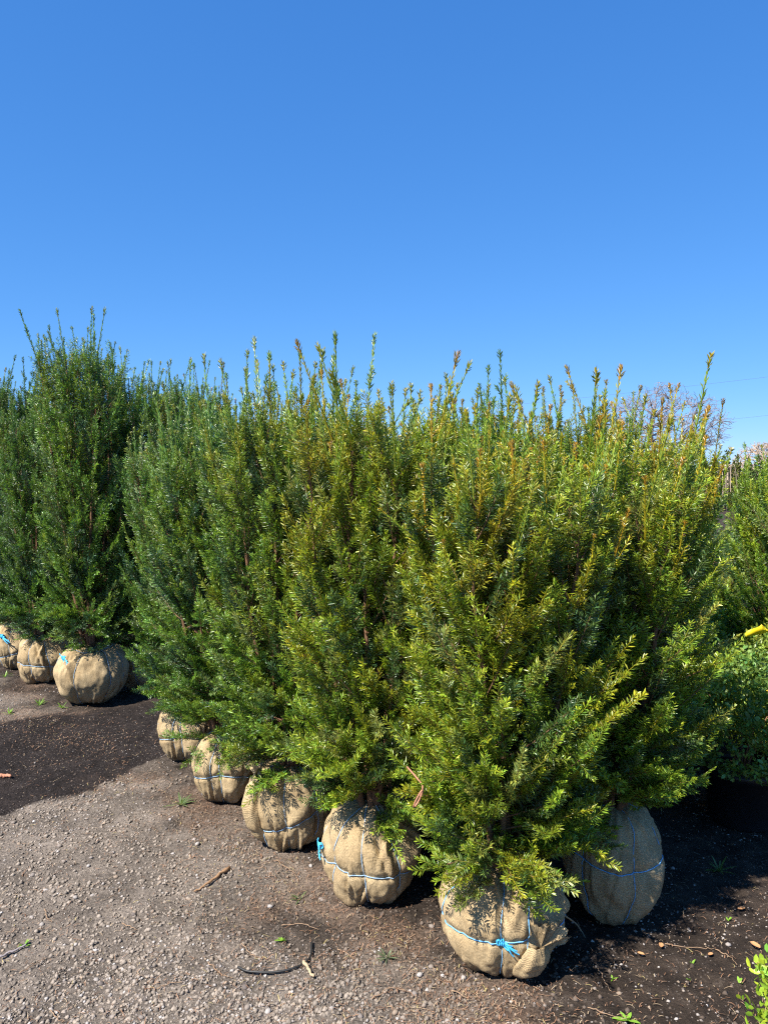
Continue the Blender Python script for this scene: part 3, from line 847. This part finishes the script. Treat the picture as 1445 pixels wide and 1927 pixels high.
def boxwood_mesh(seed, R, H, n, size, tone):
    """rounded shrub: leaves in small twig clusters through the outer shell"""
    rng = np.random.default_rng(seed)
    nt = n // 9
    d = unit(rng.normal(0, 1, (nt, 3)))
    d[:, 2] = np.abs(d[:, 2]) * 1.0 - 0.62 * (rng.uniform(0, 1, nt) < 0.5)
    d = unit(d)
    lump = 1 + 0.13 * fbm(d[:, 0] * 3 + 5, d[:, 1] * 3 + d[:, 2] * 2.5, seed, 3)
    r = lump * rng.uniform(0.72, 1.02, nt)
    C = d * np.array([R, R, H * 0.62]) * r[:, None] + UP * H * 0.42
    k = rng.uniform(-1, 1, (nt, 9, 3)) * 0.022
    ax = unit(d + UP * 0.6 + rng.normal(0, 0.25, (nt, 3)))
    t = np.linspace(-0.03, 0.04, 9)[None, :, None]
    pts = (C[:, None] + ax[:, None] * t + k * 0.6).reshape(-1, 3)
    nr = unit(ax[:, None] + rng.normal(0, 0.5, (nt, 9, 3))).reshape(-1, 3)
    tn = tone * rng.uniform(0.7, 1.3, (nt, 1))
    V, T, Cc = leaf_cloud(rng, pts, nr, size, np.repeat(tn, 9, 0))
    # stems
    ns = 9
    P = np.zeros((ns, 5, 3))
    for i in range(ns):
        a = i * 2.399; e = np.array([math.cos(a), math.sin(a), 0])
        s = np.linspace(0, 1, 5)[:, None]
        P[i] = e * 0.65 * R * s ** 1.3 + UP * (-0.03 + H * 0.8 * s)
    sm, sq = tubes(P, np.broadcast_to(np.linspace(0.006, 0.002, 5), (ns, 5)), 5)
    return mesh_np('crown', V, [T], M_LEAF, col=Cc), mesh_np('trunk', sm, [sq], M_BARK, smooth=True)

BX = np.array([0.20, 0.27, 0.04])
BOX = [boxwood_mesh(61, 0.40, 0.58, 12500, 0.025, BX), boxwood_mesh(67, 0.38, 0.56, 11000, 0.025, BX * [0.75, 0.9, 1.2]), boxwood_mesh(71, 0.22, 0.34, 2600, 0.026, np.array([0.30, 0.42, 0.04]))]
POT = lathe('pot', [(0.0, 0.0), (0.135, 0.0), (0.14, 0.01), (0.162, 0.225), (0.172, 0.228), (0.176, 0.25), (0.172, 0.262), (0.163, 0.262), (0.158, 0.23)], M_POT)
POTSOIL = lathe('potting_soil', [(0.0, 0.235), (0.08, 0.232), (0.16, 0.222)], M_SOIL, 24)
def boxwood(k, x, y, rz, s, label, ps=1.0):
    e = obj('boxwood_shrub', None, label=label, cat='shrub', group='boxwoods in black pots')
    e.location = (x, y, float(ground_h(np.array(x), np.array(y))) - 0.006)
    D = Matrix.Diagonal((ps, ps, ps, 1))
    obj('pot', POT, e, D)
    obj('potting_soil', POTSOIL, e, D)
    M4 = Matrix.Translation((0, 0, 0.225 * ps)) @ Matrix.Rotation(rz, 4, 'Z') @ Matrix.Diagonal((s, s, s, 1))
    c = obj('crown', BOX[k][0], e, M4, color=(1, 1, 1, 1)); c['kind'] = 'stuff'
    obj('trunk', BOX[k][1], e, M4)
    return e
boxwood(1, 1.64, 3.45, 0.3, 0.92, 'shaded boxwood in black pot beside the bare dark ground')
boxwood(0, 1.72, 4.35, 2.0, 0.98, 'sunlit boxwood just behind the shaded one, under the low yew')
boxwood(0, 2.03, 3.74, 4.0, 1.0, 'sunlit boxwood with a yellow ribbon, beside the shaded one')
boxwood(1, 2.5, 4.6, 1.0, 1.0, 'boxwood below the bright green yew, behind the sunlit pair')
boxwood(2, 1.125, 1.80, 0.0, 0.9, 'small fresh lime green boxwood standing alone on the open soil', 0.72)

# ------------------------------------------------------------------ far background
def curve_pts(a, b, bow, n):
    """n-point curved polylines from each a to each b, bowed by the vectors bow"""
    t = np.linspace(0, 1, n)[None, :, None]
    return a[:, None] + (b - a)[:, None] * t + bow[:, None] * (4 * t * (1 - t))

def bare_tree_obj(seed, loc, H, R, low, m, label, n2=110, n3=1900, r=(0.18, 0.05, 0.024, 0.015)):
    """leafless tree: limbs to points inside a rounded crown, boughs to its shell, twigs between"""
    rng = np.random.default_rng(seed)
    cz, rz = (H + low) / 2, (H - low) / 2
    def inside(n, q0, q1):
        d = unit(rng.normal(0, 1, (n, 3)))
        lump = 1 + 0.12 * fbm(d[:, 0] * 2.2 + 3, d[:, 1] * 2.2 + d[:, 2] * 2, seed, 2)
        return d * [R, R, rz] * (rng.uniform(q0, q1, n) ** 0.5 * lump)[:, None] + UP * cz
    top = np.array([0, 0, low * 1.15])
    L1e = inside(9, 0.15, 0.5)
    L1e[:, 2] = np.maximum(L1e[:, 2], low * 1.3)
    st = top[None] * rng.uniform(0.7, 1.0, (9, 1))
    L1 = curve_pts(st, L1e, rng.normal(0, 0.05 * R, (9, 3)) + UP * 0.04 * H, 8)
    def attach(ends, nodes):
        d = np.linalg.norm(ends[:, None] - nodes[None], axis=-1) + 0.35 * np.maximum(nodes[None, :, 2] - ends[:, None, 2], 0)
        return nodes[np.argmin(d, 1)]
    N1 = L1[:, 1:].reshape(-1, 3)
    e2 = inside(n2, 0.35, 0.9)
    L2 = curve_pts(attach(e2, N1), e2, rng.normal(0, 0.03 * R, (n2, 3)) + UP * 0.01 * H, 6)
    N2 = np.concatenate([L2[:, 1:].reshape(-1, 3), N1])
    e3 = inside(n3 // 3, 0.55, 1.0)
    L3 = curve_pts(attach(e3, N2), e3, rng.normal(0, 0.02 * R, (len(e3), 3)), 4)
    N3 = L3[:, 1:].reshape(-1, 3)
    e4 = inside(n3, 0.6, 1.08)
    L4 = curve_pts(attach(e4, N3), e4, rng.normal(0, 0.012 * R, (n3, 3)), 4)
    e = obj('bare_tree', None, label=label, cat='tree')
    e.location = (loc[0], loc[1], -0.1)
    V, Q = tubes(np.stack([np.zeros(3), top * 0.5, top])[None], np.array([[r[0] * 1.3, r[0], r[0] * 0.85]]), 10)
    obj('trunk', mesh_np('trunk', V, [Q], m, smooth=True), e)
    Vs, Qs, n = [], [], 0
    for L, r0, r1, sd in ((L1, r[0] * 0.6, r[1], 5), (L2, r[1], r[2], 4), (L3, r[2], r[3], 3), (L4, r[3], r[3] * 0.75, 3)):
        V, Q = tubes(L, np.broadcast_to(np.linspace(r0, r1, L.shape[1]), L.shape[:2]), sd)
        Vs.append(V); Qs.append(Q + n); n += len(V)
    obj('crown', mesh_np('crown', np.concatenate(Vs), [np.concatenate(Qs)], m, smooth=True), e)
g = at_depth(1240, 880, 60)
bare_tree_obj(5, (g[0], g[1]), 8.0, 5.0, 1.8, M_GREYBARK, 'big round leafless tree far off against the blue sky')
g = at_depth(1450, 880, 38)
bare_tree_obj(9, (g[0], g[1]), 3.1, 1.9, 0.6, M_TANTWIG, 'pinkish leafless brushy tree beyond the clipped conical evergreens', n2=60, n3=1500, r=(0.09, 0.04, 0.02, 0.013))

def cone_mesh(seed, H, R, n, tone, size=0.06):
    rng = np.random.default_rng(seed)
    q = 1 - np.sqrt(rng.uniform(0, 1, n))
    a = rng.uniform(0, 6.28, n)
    prof = np.interp(q, [0, 0.15, 0.5, 0.85, 1], [0.75, 1.0, 0.72, 0.3, 0.03])
    r = R * prof * rng.uniform(0.65, 1.05, n) * (1 + 0.15 * np.sin(a * 5 + q * 9))
    p = np.stack([r * np.cos(a), r * np.sin(a), 0.05 * H + 0.95 * H * q], -1)
    nr = np.stack([np.cos(a), np.sin(a), np.full(n, 0.9)], -1)
    return leaf_cloud(rng, p, unit(nr), size, tone, 0.4)
V, T, C = cone_mesh(3, 2.3, 0.42, 2600, np.array([0.10, 0.135, 0.035]), 0.1)
ARB = mesh_np('crown', V, [T], M_FAR, col=C)
ARBT = tube_mesh('trunk', [(0, 0, -0.05), (0, 0, 0.3), (0, 0, 0.7)], [0.05, 0.045, 0.035], 8, M_BARK)
rng = np.random.default_rng(77)
for i in range(9):
    px = 1322 + i * 21
    gq_ = at_depth(px, 880, 29 + rng.uniform(-0.6, 0.6))
    e = obj('arborvitae', None, label='clipped conical evergreen in the far line below the leafless trees', cat='tree', group='far line of conical evergreens')
    e.location = (gq_[0], gq_[1], 0)
    s = rng.uniform(0.85, 1.02)
    M4 = Matrix.Rotation(rng.uniform(0, 6.28), 4, 'Z') @ Matrix.Diagonal((s * 0.9, s * 0.9, s, 1))
    c = obj('crown', ARB, e, M4, color=(rng.uniform(0.8, 1.2), 1, 1, 1)); c['kind'] = 'stuff'
    obj('trunk', ARBT, e, M4)

def weeping(seed, loc, H, label):
    rng = np.random.default_rng(seed)
    e = obj('weeping_tree', None, label=label, cat='tree', group='staked weeping saplings')
    e.location = (loc[0], loc[1], 0)
    obj('trunk', tube_mesh('trunk', [(0, 0, -0.05), (0.03, 0, H * 0.5), (0, 0.02, H)], [0.035, 0.03, 0.025], 6, M_TANTWIG), e)
    P = []
    for k in range(22):
        a = rng.uniform(0, 6.28); r = rng.uniform(0.15, 0.5); drop = rng.uniform(0.5, 1.1)
        s = np.linspace(0, 1, 7)[:, None]
        ee = np.array([math.cos(a), math.sin(a), 0])
        P.append(UP * H + ee * r * np.sqrt(s) + UP * (0.25 * np.sin(np.pi * np.clip(s * 1.1, 0, 1)) - drop * s ** 2))
    P = np.array(P)
    V, Q = tubes(P, np.broadcast_to(np.linspace(0.009, 0.005, 7), P.shape[:2]), 4)
    obj('branches', mesh_np('branches', V, [Q], M_TANTWIG, smooth=True), e)
    obj('stake', tube_mesh('stake', [(0.09, -0.05, -0.05), (0.09, -0.05, H * 0.6), (0.085, -0.05, H * 0.95)], 0.014, 6, M_TANTWIG), e)
for i, (px, py) in enumerate([(1357, 962), (1366, 962), (1389, 955), (1412, 958)]):
    gp = ground_at(px, py)
    weeping(30 + i, gp, 1.5 + 0.1 * (i % 3), 'thin leafless weeping sapling on a pale stake before the conical evergreens')

def juniper(seed, px, Y, H, R, label):
    rng = np.random.default_rng(seed)
    g = at_depth(px, 900, Y)
    n = 3500
    d = unit(rng.normal(0, 1, (n, 3))); d[:, 2] = np.abs(d[:, 2])
    lump = 1 + 0.2 * fbm(d[:, 0] * 4, d[:, 1] * 4 + d[:, 2] * 3, seed, 3)
    p = d * [R, R, H] * (lump * rng.uniform(0.6, 1, n))[:, None]
    V, T, C = leaf_cloud(rng, p, unit(d + UP * 0.4), 0.055, np.array([0.075, 0.115, 0.035]), 0.4)
    e = obj('juniper_shrub', None, label=label, cat='shrub')
    e.location = (g[0], g[1], 0)
    c = obj('crown', mesh_np('crown', V, [T], M_FAR, col=C), e); c['kind'] = 'stuff'
    obj('trunk', tube_mesh('trunk', [(0, 0, -0.05), (0, 0, H * 0.4), (0.05, 0, H * 0.7)], [0.04, 0.03, 0.015], 6, M_BARK), e)
juniper(1, 1345, 9.0, 0.95, 0.9, 'dull green mounded juniper seen between the bronze leader yew and its neighbour')
juniper(2, 1425, 11.0, 0.85, 1.0, 'wide low juniper behind the bright green yew')

def sag_wire(px0, py0, px1, py1, Y0, Y1, sag, label):
    a, b = at_depth(px0, py0, Y0), at_depth(px1, py1, Y1)
    s = np.linspace(0, 1, 40)[:, None]
    P = a + (b - a) * s - UP * sag * 4 * s * (1 - s)
    obj('power_line', tube_mesh('power_line', P, 0.008, 5, M_WIRE), label=label, cat='power line')
sag_wire(700, 786, 1800, 664, 70, 60, 0.3, 'thin upper power line crossing the sky above the leafless tree')
sag_wire(1180, 806, 1800, 736, 70, 62, 0.25, 'thin lower power line passing behind the leafless tree')
a, b = ground_at(1385, 1176), ground_at(1560, 1164)
obj('irrigation_pipe', tube_mesh('irrigation_pipe', [a + UP * 0.05, (a + b) / 2 + UP * 0.055, b + UP * 0.05], 0.05, 10, M_PIPE), label='pale plastic pipe lying on the ground behind the boxwoods', cat='pipe')

def ribbon(px, py, Y, w, L, ang, label):
    p = at_depth(px, py, Y)
    s = np.linspace(0, 1, 16)
    wdt = w * (0.25 + 0.75 * s)
    c = np.stack([L * s * math.cos(ang), 0.012 * np.sin(s * 5), L * s * math.sin(ang) - 0.004 * np.sin(s * 3)], -1)
    side = np.stack([-np.sin(ang + 0.5 * s), 0.35 * np.cos(s * 4), np.cos(ang + 0.5 * s)], -1)
    V = []
    for off in (0, 0.0006):
        for sg in (-1, 1):
            V.append(c + side * (sg * wdt / 2)[:, None] + np.array([0, off, 0]))
    V = np.concatenate(V); n = 16
    i = np.arange(n - 1)
    def strip(a, b):
        return np.stack([a + i, a + i + 1, b + i + 1, b + i], -1)
    Q = np.concatenate([strip(0, n), strip(3 * n, 2 * n), strip(n, 3 * n), strip(2 * n, 0)])
    o = obj('marker_ribbon', mesh_np('marker_ribbon', V, [Q], M_YELLOW, smooth=True), label=label, cat='ribbon')
    o.location = p
ribbon(1402, 1196, 3.72, 0.062, 0.10, 0.42, 'yellow marker ribbon fluttering over the sunlit boxwoods near the pipe')
ribbon(1434, 1306, 3.42, 0.05, 0.07, 0.2, 'yellow marker ribbon caught low on the sunlit boxwood')

# ------------------------------------------------------------------ things on the ground
p = at_depth(787, 1503, 2.255)
t = np.linspace(0, 2 * math.pi, 40)
loop = np.stack([0.007 * np.cos(t) + 0.012 * np.sin(t), 0.010 * np.cos(t), 0.026 * np.sin(t)], -1)
tail = spline([loop[-1], (0.014, 0.02, 0.028), (0.0, 0.05, 0.04), (-0.03, 0.12, 0.05)], 20)
obj('wire_loop', tube_mesh('wire_loop', np.concatenate([loop, tail[1:]]), 0.0028, 8, M_RUST), label='loop of rusty wire hanging from the lower branches above the balls', cat='wire').location = p

def on_ground(pts, lift):
    out = []
    for (x, y) in pts:
        g = ground_at(x, y); g[2] = float(ground_h(g[0], g[1])) + lift; out.append(g)
    return np.array(out)
P = spline(on_ground([(448, 1822), (470, 1830), (520, 1833), (560, 1826), (583, 1808), (587, 1778)], 0.009), 40)
obj('black_hose', tube_mesh('black_hose', P, 0.0036, 8, M_HOSE), label='short curved piece of thin black hose lying on the litter', cat='hose')
def stick(pts, r0, r1, label, group=None, m=M_STICK, lift=0.012, sides=7):
    P = spline(on_ground(pts, lift), 14)
    rs = np.random.default_rng(int(pts[0][0] * 7 + pts[0][1]))
    P[1:-1] += rs.normal(0, 0.0022, (12, 3)) * [1, 1, 0.6]
    rr = np.linspace(r0, r1, 14) * (1 + 0.18 * np.sin(np.arange(14) * 2.3))
    return obj('stick', tube_mesh('stick', P, rr, sides, m), label=label, cat='stick', group=group)
stick([(366, 1682), (385, 1672), (408, 1656), (432, 1638)], 0.003, 0.0075, 'thick brown split stick lying on the dry gravel')
stick([(572, 1818), (580, 1832), (590, 1846)], 0.006, 0.004, 'short pale stick beside the black hose', m=M_JUTE)
stick([(0, 1800), (25, 1792), (50, 1782)], 0.004, 0.003, 'grey thin twig by the green sprout on the dusty ground', m=M_GREYBARK)
stick([(-5, 1466), (10, 1464), (22, 1465)], 0.012, 0.008, 'reddish stub of wood on the dark wet patch', m=M_RUST)
SG = 'thin twigs scattered on the ground'
for pts in [[(38, 1832), (65, 1815), (90, 1797)], [(296, 1866), (320, 1858), (345, 1854)], [(96, 1900), (108, 1915), (122, 1922)], [(392, 1815), (420, 1835), (438, 1842)],
            [(635, 1790), (655, 1798), (667, 1812)], [(520, 1620), (545, 1640), (560, 1650)], [(455, 1780), (478, 1800), (500, 1804)], [(700, 1880), (735, 1862), (770, 1868)],
            [(1120, 1822), (1135, 1850), (1150, 1872)], [(1105, 1905), (1135, 1915), (1165, 1927)], [(1250, 1782), (1300, 1784), (1345, 1788)], [(85, 1712), (90, 1730), (100, 1738)],
            [(230, 1740), (250, 1748), (258, 1752)], [(530, 1745), (565, 1742), (600, 1752)], [(850, 1868), (880, 1880), (905, 1876)], [(1345, 1790), (1370, 1800), (1386, 1820)]]:
    stick(pts, 0.0019, 0.0009, 'thin tan twig lying among the gravel and needle litter', SG, M_TWIG, 0.007, 5)

def sprout(px, py, s, tone, label, n=10, group=None, long=False):
    rng = np.random.default_rng(int(px * 3 + py))
    g = ground_at(px, py)
    a = rng.uniform(0, 6.28, n)
    el = rng.uniform(0.3, 1.2, n)
    d = np.stack([np.cos(a) * np.cos(el), np.sin(a) * np.cos(el), np.sin(el)], -1)
    V, T, C = [], [], []
    L = s * rng.uniform(0.6, 1.1, n); W = L * (0.10 if long else 0.3)
    side = unit(np.cross(d, UP))
    K = 4
    for i in range(n):
        u = np.linspace(0, 1, K)
        c = d[i] * L[i] * u[:, None] - UP * (0.25 * L[i] * u ** 2)[:, None]
        w = W[i] * np.sin(np.pi * np.clip(u * 0.85 + 0.1, 0, 1)) * 0.5
        b = len(V) * 1
        base = sum(len(x) for x in V)
        V.append(np.concatenate([c + side[i] * w[:, None], c - side[i] * w[:, None]]))
        k = np.arange(K - 1)
        T.append(np.stack([base + k, base + k + 1, base + K + k + 1, base + K + k], -1))
        C.append(np.repeat((tone * rng.uniform(0.75, 1.25))[None], 2 * K, 0))
    o = obj('weed_sprout', mesh_np('weed_sprout', np.concatenate(V), [np.concatenate(T)], M_LEAF, col=np.concatenate(C)), label=label, cat='weed', group=group)
    o.location = (g[0], g[1], float(ground_h(g[0], g[1])))
LG = np.array([0.22, 0.40, 0.05])
WG = 'small green sprouts on bare ground'
sprout(532, 1772, 0.03, LG, 'bright green sprout growing inside the curve of the black hose', 8)
sprout(46, 1780, 0.03, LG, 'bright green sprout beside the grey thin twig', 8)
sprout(340, 1520, 0.09, np.array([0.13, 0.19, 0.07]), 'tuft of grass blades in front of the pleated burlap ball', 16, long=True)
for q in [(18, 1346), (75, 1328), (118, 1334), (10, 1276)]:
    sprout(*q, 0.07, LG * 0.8, 'small weed on the ground before the tall yews', 12, 'weeds before the tall yews', long=True)
sprout(565, 1690, 0.05, np.array([0.12, 0.16, 0.06]), 'fallen grey green tuft on the litter near the stick', 14, long=True)
sprout(728, 1806, 0.05, np.array([0.16, 0.2, 0.11]), 'grey green fallen yew tip before the round burlap ball', 20, long=True)
sprout(1352, 1642, 0.09, np.array([0.11, 0.18, 0.05]), 'broken yew tip lying at the edge of the shadow', 22, long=True)
sprout(1390, 1856, 0.035, LG * 1.1, 'single lime green seedling near the small boxwood', 4)
sprout(1180, 1925, 0.05, LG, 'pale green seedling at the foot of the soil litter', 7)
for q in [(1302, 1818), (1296, 1845), (1152, 1850), (1370, 1730)]:
    sprout(*q, 0.022, LG * 0.9, 'tiny yellow green seedling on the dark soil', 5, 'tiny seedlings on the dark soil')

# dry leaves
def dry_leaf(px, py, s, rot, label=None):
    g = ground_at(px, py)
    u = np.linspace(-1, 1, 7); w = np.linspace(-1, 1, 5)
    Uu, Ww = np.meshgrid(u, w)
    half = np.sqrt(np.clip(1 - Uu ** 2, 0, 1)) * 0.55
    X, Yy = Uu * s, Ww * half * s
    Z = 0.010 + 0.35 * s * (Uu ** 2) * 0.5 + 0.5 * s * (np.abs(Ww) * half)
    i = np.arange(X.size).reshape(X.shape)
    Q = np.stack([i[:-1, :-1], i[:-1, 1:], i[1:, 1:], i[1:, :-1]], -1).reshape(-1, 4)
    me = mesh_np('dry_leaf', np.stack([X, Yy, Z], -1).reshape(-1, 3), [Q], M_TINT, col=np.full((X.size, 3), 1.0) * [0.42, 0.22, 0.10], smooth=True)
    o = obj('dry_leaf', me, label='curled tan dead leaf on the dark soil beside the shadow', cat='leaf', group='dead leaves on the dark soil')
    o.location = (g[0], g[1], float(ground_h(g[0], g[1]))); o.rotation_euler = (0, 0, rot)
for q in [(1243, 1790, 0.014, 1.2), (1394, 1713, 0.016, 0.3), (1420, 1785, 0.02, 2.0), (1427, 1822, 0.014, 0.9), (1205, 1806, 0.012, 2.6), (1336, 1801, 0.011, 0.5)]:
    dry_leaf(*q)

# ------------------------------------------------------------------ gravel and litter
ICO_V = None
def ico():
    p = (1 + 5 ** 0.5) / 2
    V = np.array([(-1, p, 0), (1, p, 0), (-1, -p, 0), (1, -p, 0), (0, -1, p), (0, 1, p), (0, -1, -p), (0, 1, -p), (p, 0, -1), (p, 0, 1), (-p, 0, -1), (-p, 0, 1)], float)
    Fc = np.array([(0, 11, 5), (0, 5, 1), (0, 1, 7), (0, 7, 10), (0, 10, 11), (1, 5, 9), (5, 11, 4), (11, 10, 2), (10, 7, 6), (7, 1, 8),
                   (3, 9, 4), (3, 4, 2), (3, 2, 6), (3, 6, 8), (3, 8, 9), (4, 9, 5), (2, 4, 11), (6, 2, 10), (8, 6, 7), (9, 8, 1)])
    return unit(V), Fc
OCT_V = np.array([(1, 0, 0), (-1, 0, 0), (0, 1, 0), (0, -1, 0), (0, 0, 1), (0, 0, -1)], float)
OCT_F = np.array([(0, 2, 4), (2, 1, 4), (1, 3, 4), (3, 0, 4), (2, 0, 5), (1, 2, 5), (3, 1, 5), (0, 3, 5)])
ST = np.array([(0.34, 0.30, 0.27), (0.27, 0.225, 0.19), (0.24, 0.205, 0.18), (0.42, 0.38, 0.35), (0.30, 0.23, 0.17), (0.15, 0.125, 0.11)])

rng = np.random.default_rng(2024)
def scatter(n, seed, power=1.0):
    """points over the visible ground, even in the picture's own area but with real positions"""
    r = np.random.default_rng(seed)
    Y = 1.9 + (7.0 - 1.9) * r.uniform(0, 1, n) ** 1.7
    X = r.uniform(-0.56, 0.56, n) * Y
    return X, Y
X, Y = scatter(85000, 1)
zd, zw, zl = zones(X, Y)
dens = np.clip(0.16 + 0.75 * zd * (0.55 + 0.6 * fbm(X * 1.7, Y * 1.7, 21)) + 0.22 * zw + 0.15 * (X > 0.9), 0.04, 1)
dens = dens * np.clip(0.55 + 1.1 * fbm(X * 3.3, Y * 3.3, 44, 3), 0.12, 1.6)
keep = rng.uniform(0, 1, len(X)) < dens * 0.6
X, Y, zw_, zd_ = X[keep], Y[keep], zw[keep], zd[keep]

N = len(X)
sz = 0.0026 + 0.0050 * rng.uniform(0, 1, N) ** 2.2 + 0.004 * (rng.uniform(0, 1, N) > 0.97)
sz = sz * np.where(zw_ > 0.5, 0.75, 1)
Vv = OCT_V[None] * sz[:, None, None] * rng.uniform(0.6, 1.35, (N, 6, 1))
Vv[:, :, 2] *= 0.6
a = rng.uniform(0, 6.28, N)
ca, sa = np.cos(a)[:, None], np.sin(a)[:, None]
Vv = np.stack([Vv[:, :, 0] * ca - Vv[:, :, 1] * sa, Vv[:, :, 0] * sa + Vv[:, :, 1] * ca, Vv[:, :, 2]], -1)
Vv += np.stack([X, Y, ground_h(X, Y) + sz * 0.15], -1)[:, None]
c = ST[rng.integers(0, 6, N)] * rng.uniform(0.7, 1.15, (N, 1)) * np.where(zw_ > 0.5, 0.75, 1.0)[:, None]
o = obj('gravel', mesh_np('gravel', Vv.reshape(-1, 3), [(OCT_F[None] + (np.arange(N) * 6)[:, None, None]).reshape(-1, 3)], M_STONE, col=np.repeat(c, 6, 0)), kind='stuff',
        label='fine grey and tan gravel strewn over the bare ground', cat='gravel')

# crumbs of dried soil over the dusty part
X, Y = scatter(110000, 33)
zd, zw, zl = zones(X, Y)
dens = np.clip(0.10 + 0.85 * zd + 0.2 * zl - 0.3 * zw, 0.05, 1) * np.clip(0.8 + 0.6 * fbm(X * 5, Y * 5, 71, 3), 0.3, 1.4) * 0.60
keep = (rng.uniform(0, 1, len(X)) < dens) & (Y < 4.6)
X, Y, zd_ = X[keep], Y[keep], zd[keep]
N = len(X)
sz = 0.0030 + 0.0085 * rng.uniform(0, 1, N) ** 3
Vv = OCT_V[None] * sz[:, None, None] * rng.uniform(0.55, 1.35, (N, 6, 1))
Vv[:, :, 2] *= 0.75
a = rng.uniform(0, 6.28, N)
ca, sa = np.cos(a)[:, None], np.sin(a)[:, None]
Vv = np.stack([Vv[:, :, 0] * ca - Vv[:, :, 1] * sa, Vv[:, :, 0] * sa + Vv[:, :, 1] * ca, Vv[:, :, 2]], -1)
Vv += np.stack([X, Y, ground_h(X, Y) + sz * 0.1], -1)[:, None]
c = (np.array([0.090, 0.067, 0.052]) * (1 - zd_[:, None]) + np.array([0.255, 0.212, 0.172]) * zd_[:, None]) * rng.uniform(0.6, 1.25, (N, 1))
obj('soil_crumbs', mesh_np('soil_crumbs', Vv.reshape(-1, 3), [(OCT_F[None] + (np.arange(N) * 6)[:, None, None]).reshape(-1, 3)], M_STONE, col=np.repeat(c, 6, 0)), kind='stuff',
    label='dry crumbs of taupe soil covering the dusty ground', cat='soil')

# bigger stones, one by one, belonging to the ground
iv, jf = ico()
STONES = []
for k in range(8):
    r = np.random.default_rng(500 + k)
    v = iv * r.uniform(0.75, 1.2, (12, 1)) * [1.15, 0.9, 0.6]
    STONES.append(mesh_np('stone', v, [jf], M_STONE, col=np.repeat((ST[k % 6] * 0.8)[None], 12, 0), smooth=False))
X, Y = scatter(1500, 5)
zd, zw, zl = zones(X, Y)
ok = (rng.uniform(0, 1, len(X)) < np.clip(zd * 0.8 + 0.25 * zl + 0.12, 0, 1)) & (zw < 0.4) & (Y < 4.2)
for i, (x, y) in enumerate(zip(X[ok][:240], Y[ok][:240])):
    s = 0.006 + 0.007 * rng.uniform() ** 2
    M4 = Matrix.Translation((x, y, float(ground_h(x, y)) + s * 0.2)) @ Matrix.Rotation(rng.uniform(0, 6.28), 4, 'Z') @ Matrix.Diagonal((s, s, s, 1))
    obj('stone', STONES[i % 8], ground, M4)

# needle and bark litter
X, Y = scatter(60000, 9)
zd, zw, zl = zones(X, Y)
dens = np.clip(0.05 + 0.9 * zl + 0.10 * (X > 0.5) - 0.04 * zw + 0.1 * zd, 0.02, 1)
keep = rng.uniform(0, 1, len(X)) < dens
X, Y = X[keep], Y[keep]
N = len(X)
L = 0.007 + 0.020 * rng.uniform(0, 1, N) ** 2
a = rng.uniform(0, 6.28, N); curv = rng.normal(0, 0.3, N)
w = rng.uniform(0.0005, 0.0011, N)
s = np.linspace(-0.5, 0.5, 4)
ang = a[:, None] + curv[:, None] * s
px = X[:, None] + L[:, None] * s * np.cos(ang); py = Y[:, None] + L[:, None] * s * np.sin(ang)
pz = ground_h(px, py) + 0.006 + rng.uniform(0, 0.006, (N, 1)) * (1 - (2 * s) ** 2) + rng.normal(0, 0.15, (N, 1)) * L[:, None] * s
nx, ny = -np.sin(ang) * w[:, None], np.cos(ang) * w[:, None]
A_ = np.stack([px + nx, py + ny, pz], -1); B_ = np.stack([px - nx, py - ny, pz], -1)
V = np.concatenate([A_, B_], 1)
b = (np.arange(N) * 8)[:, None, None]
k = np.arange(3)[None, :, None]
Q = (b + np.concatenate([k + 4, k + 5, k + 1, k], -1)).reshape(-1, 4)
LC = np.array([(0.33, 0.19, 0.115), (0.24, 0.125, 0.07), (0.40, 0.30, 0.19), (0.14, 0.08, 0.05), (0.42, 0.34, 0.14), (0.30, 0.19, 0.12)])
c = LC[rng.choice(6, N, p=[0.28, 0.22, 0.2, 0.15, 0.05, 0.1])] * rng.uniform(0.7, 1.1, (N, 1))
obj('needle_litter', mesh_np('needle_litter', V.reshape(-1, 3), [Q], M_TINT, col=np.repeat(c, 8, 0)), kind='stuff',
    label='brown fallen needles and bark shreds scattered along the row', cat='litter')
print('TRIS', sum(sum(len(p.vertices) - 2 for p in m.polygons) for m in bpy.data.meshes if len(m.polygons) < 3000) + sum(len(m.loops) - 2 * len(m.polygons) for m in bpy.data.meshes if len(m.polygons) >= 3000), {k: v['n'] for k, v in VAR.items()}, 'objects', len(bpy.data.objects))
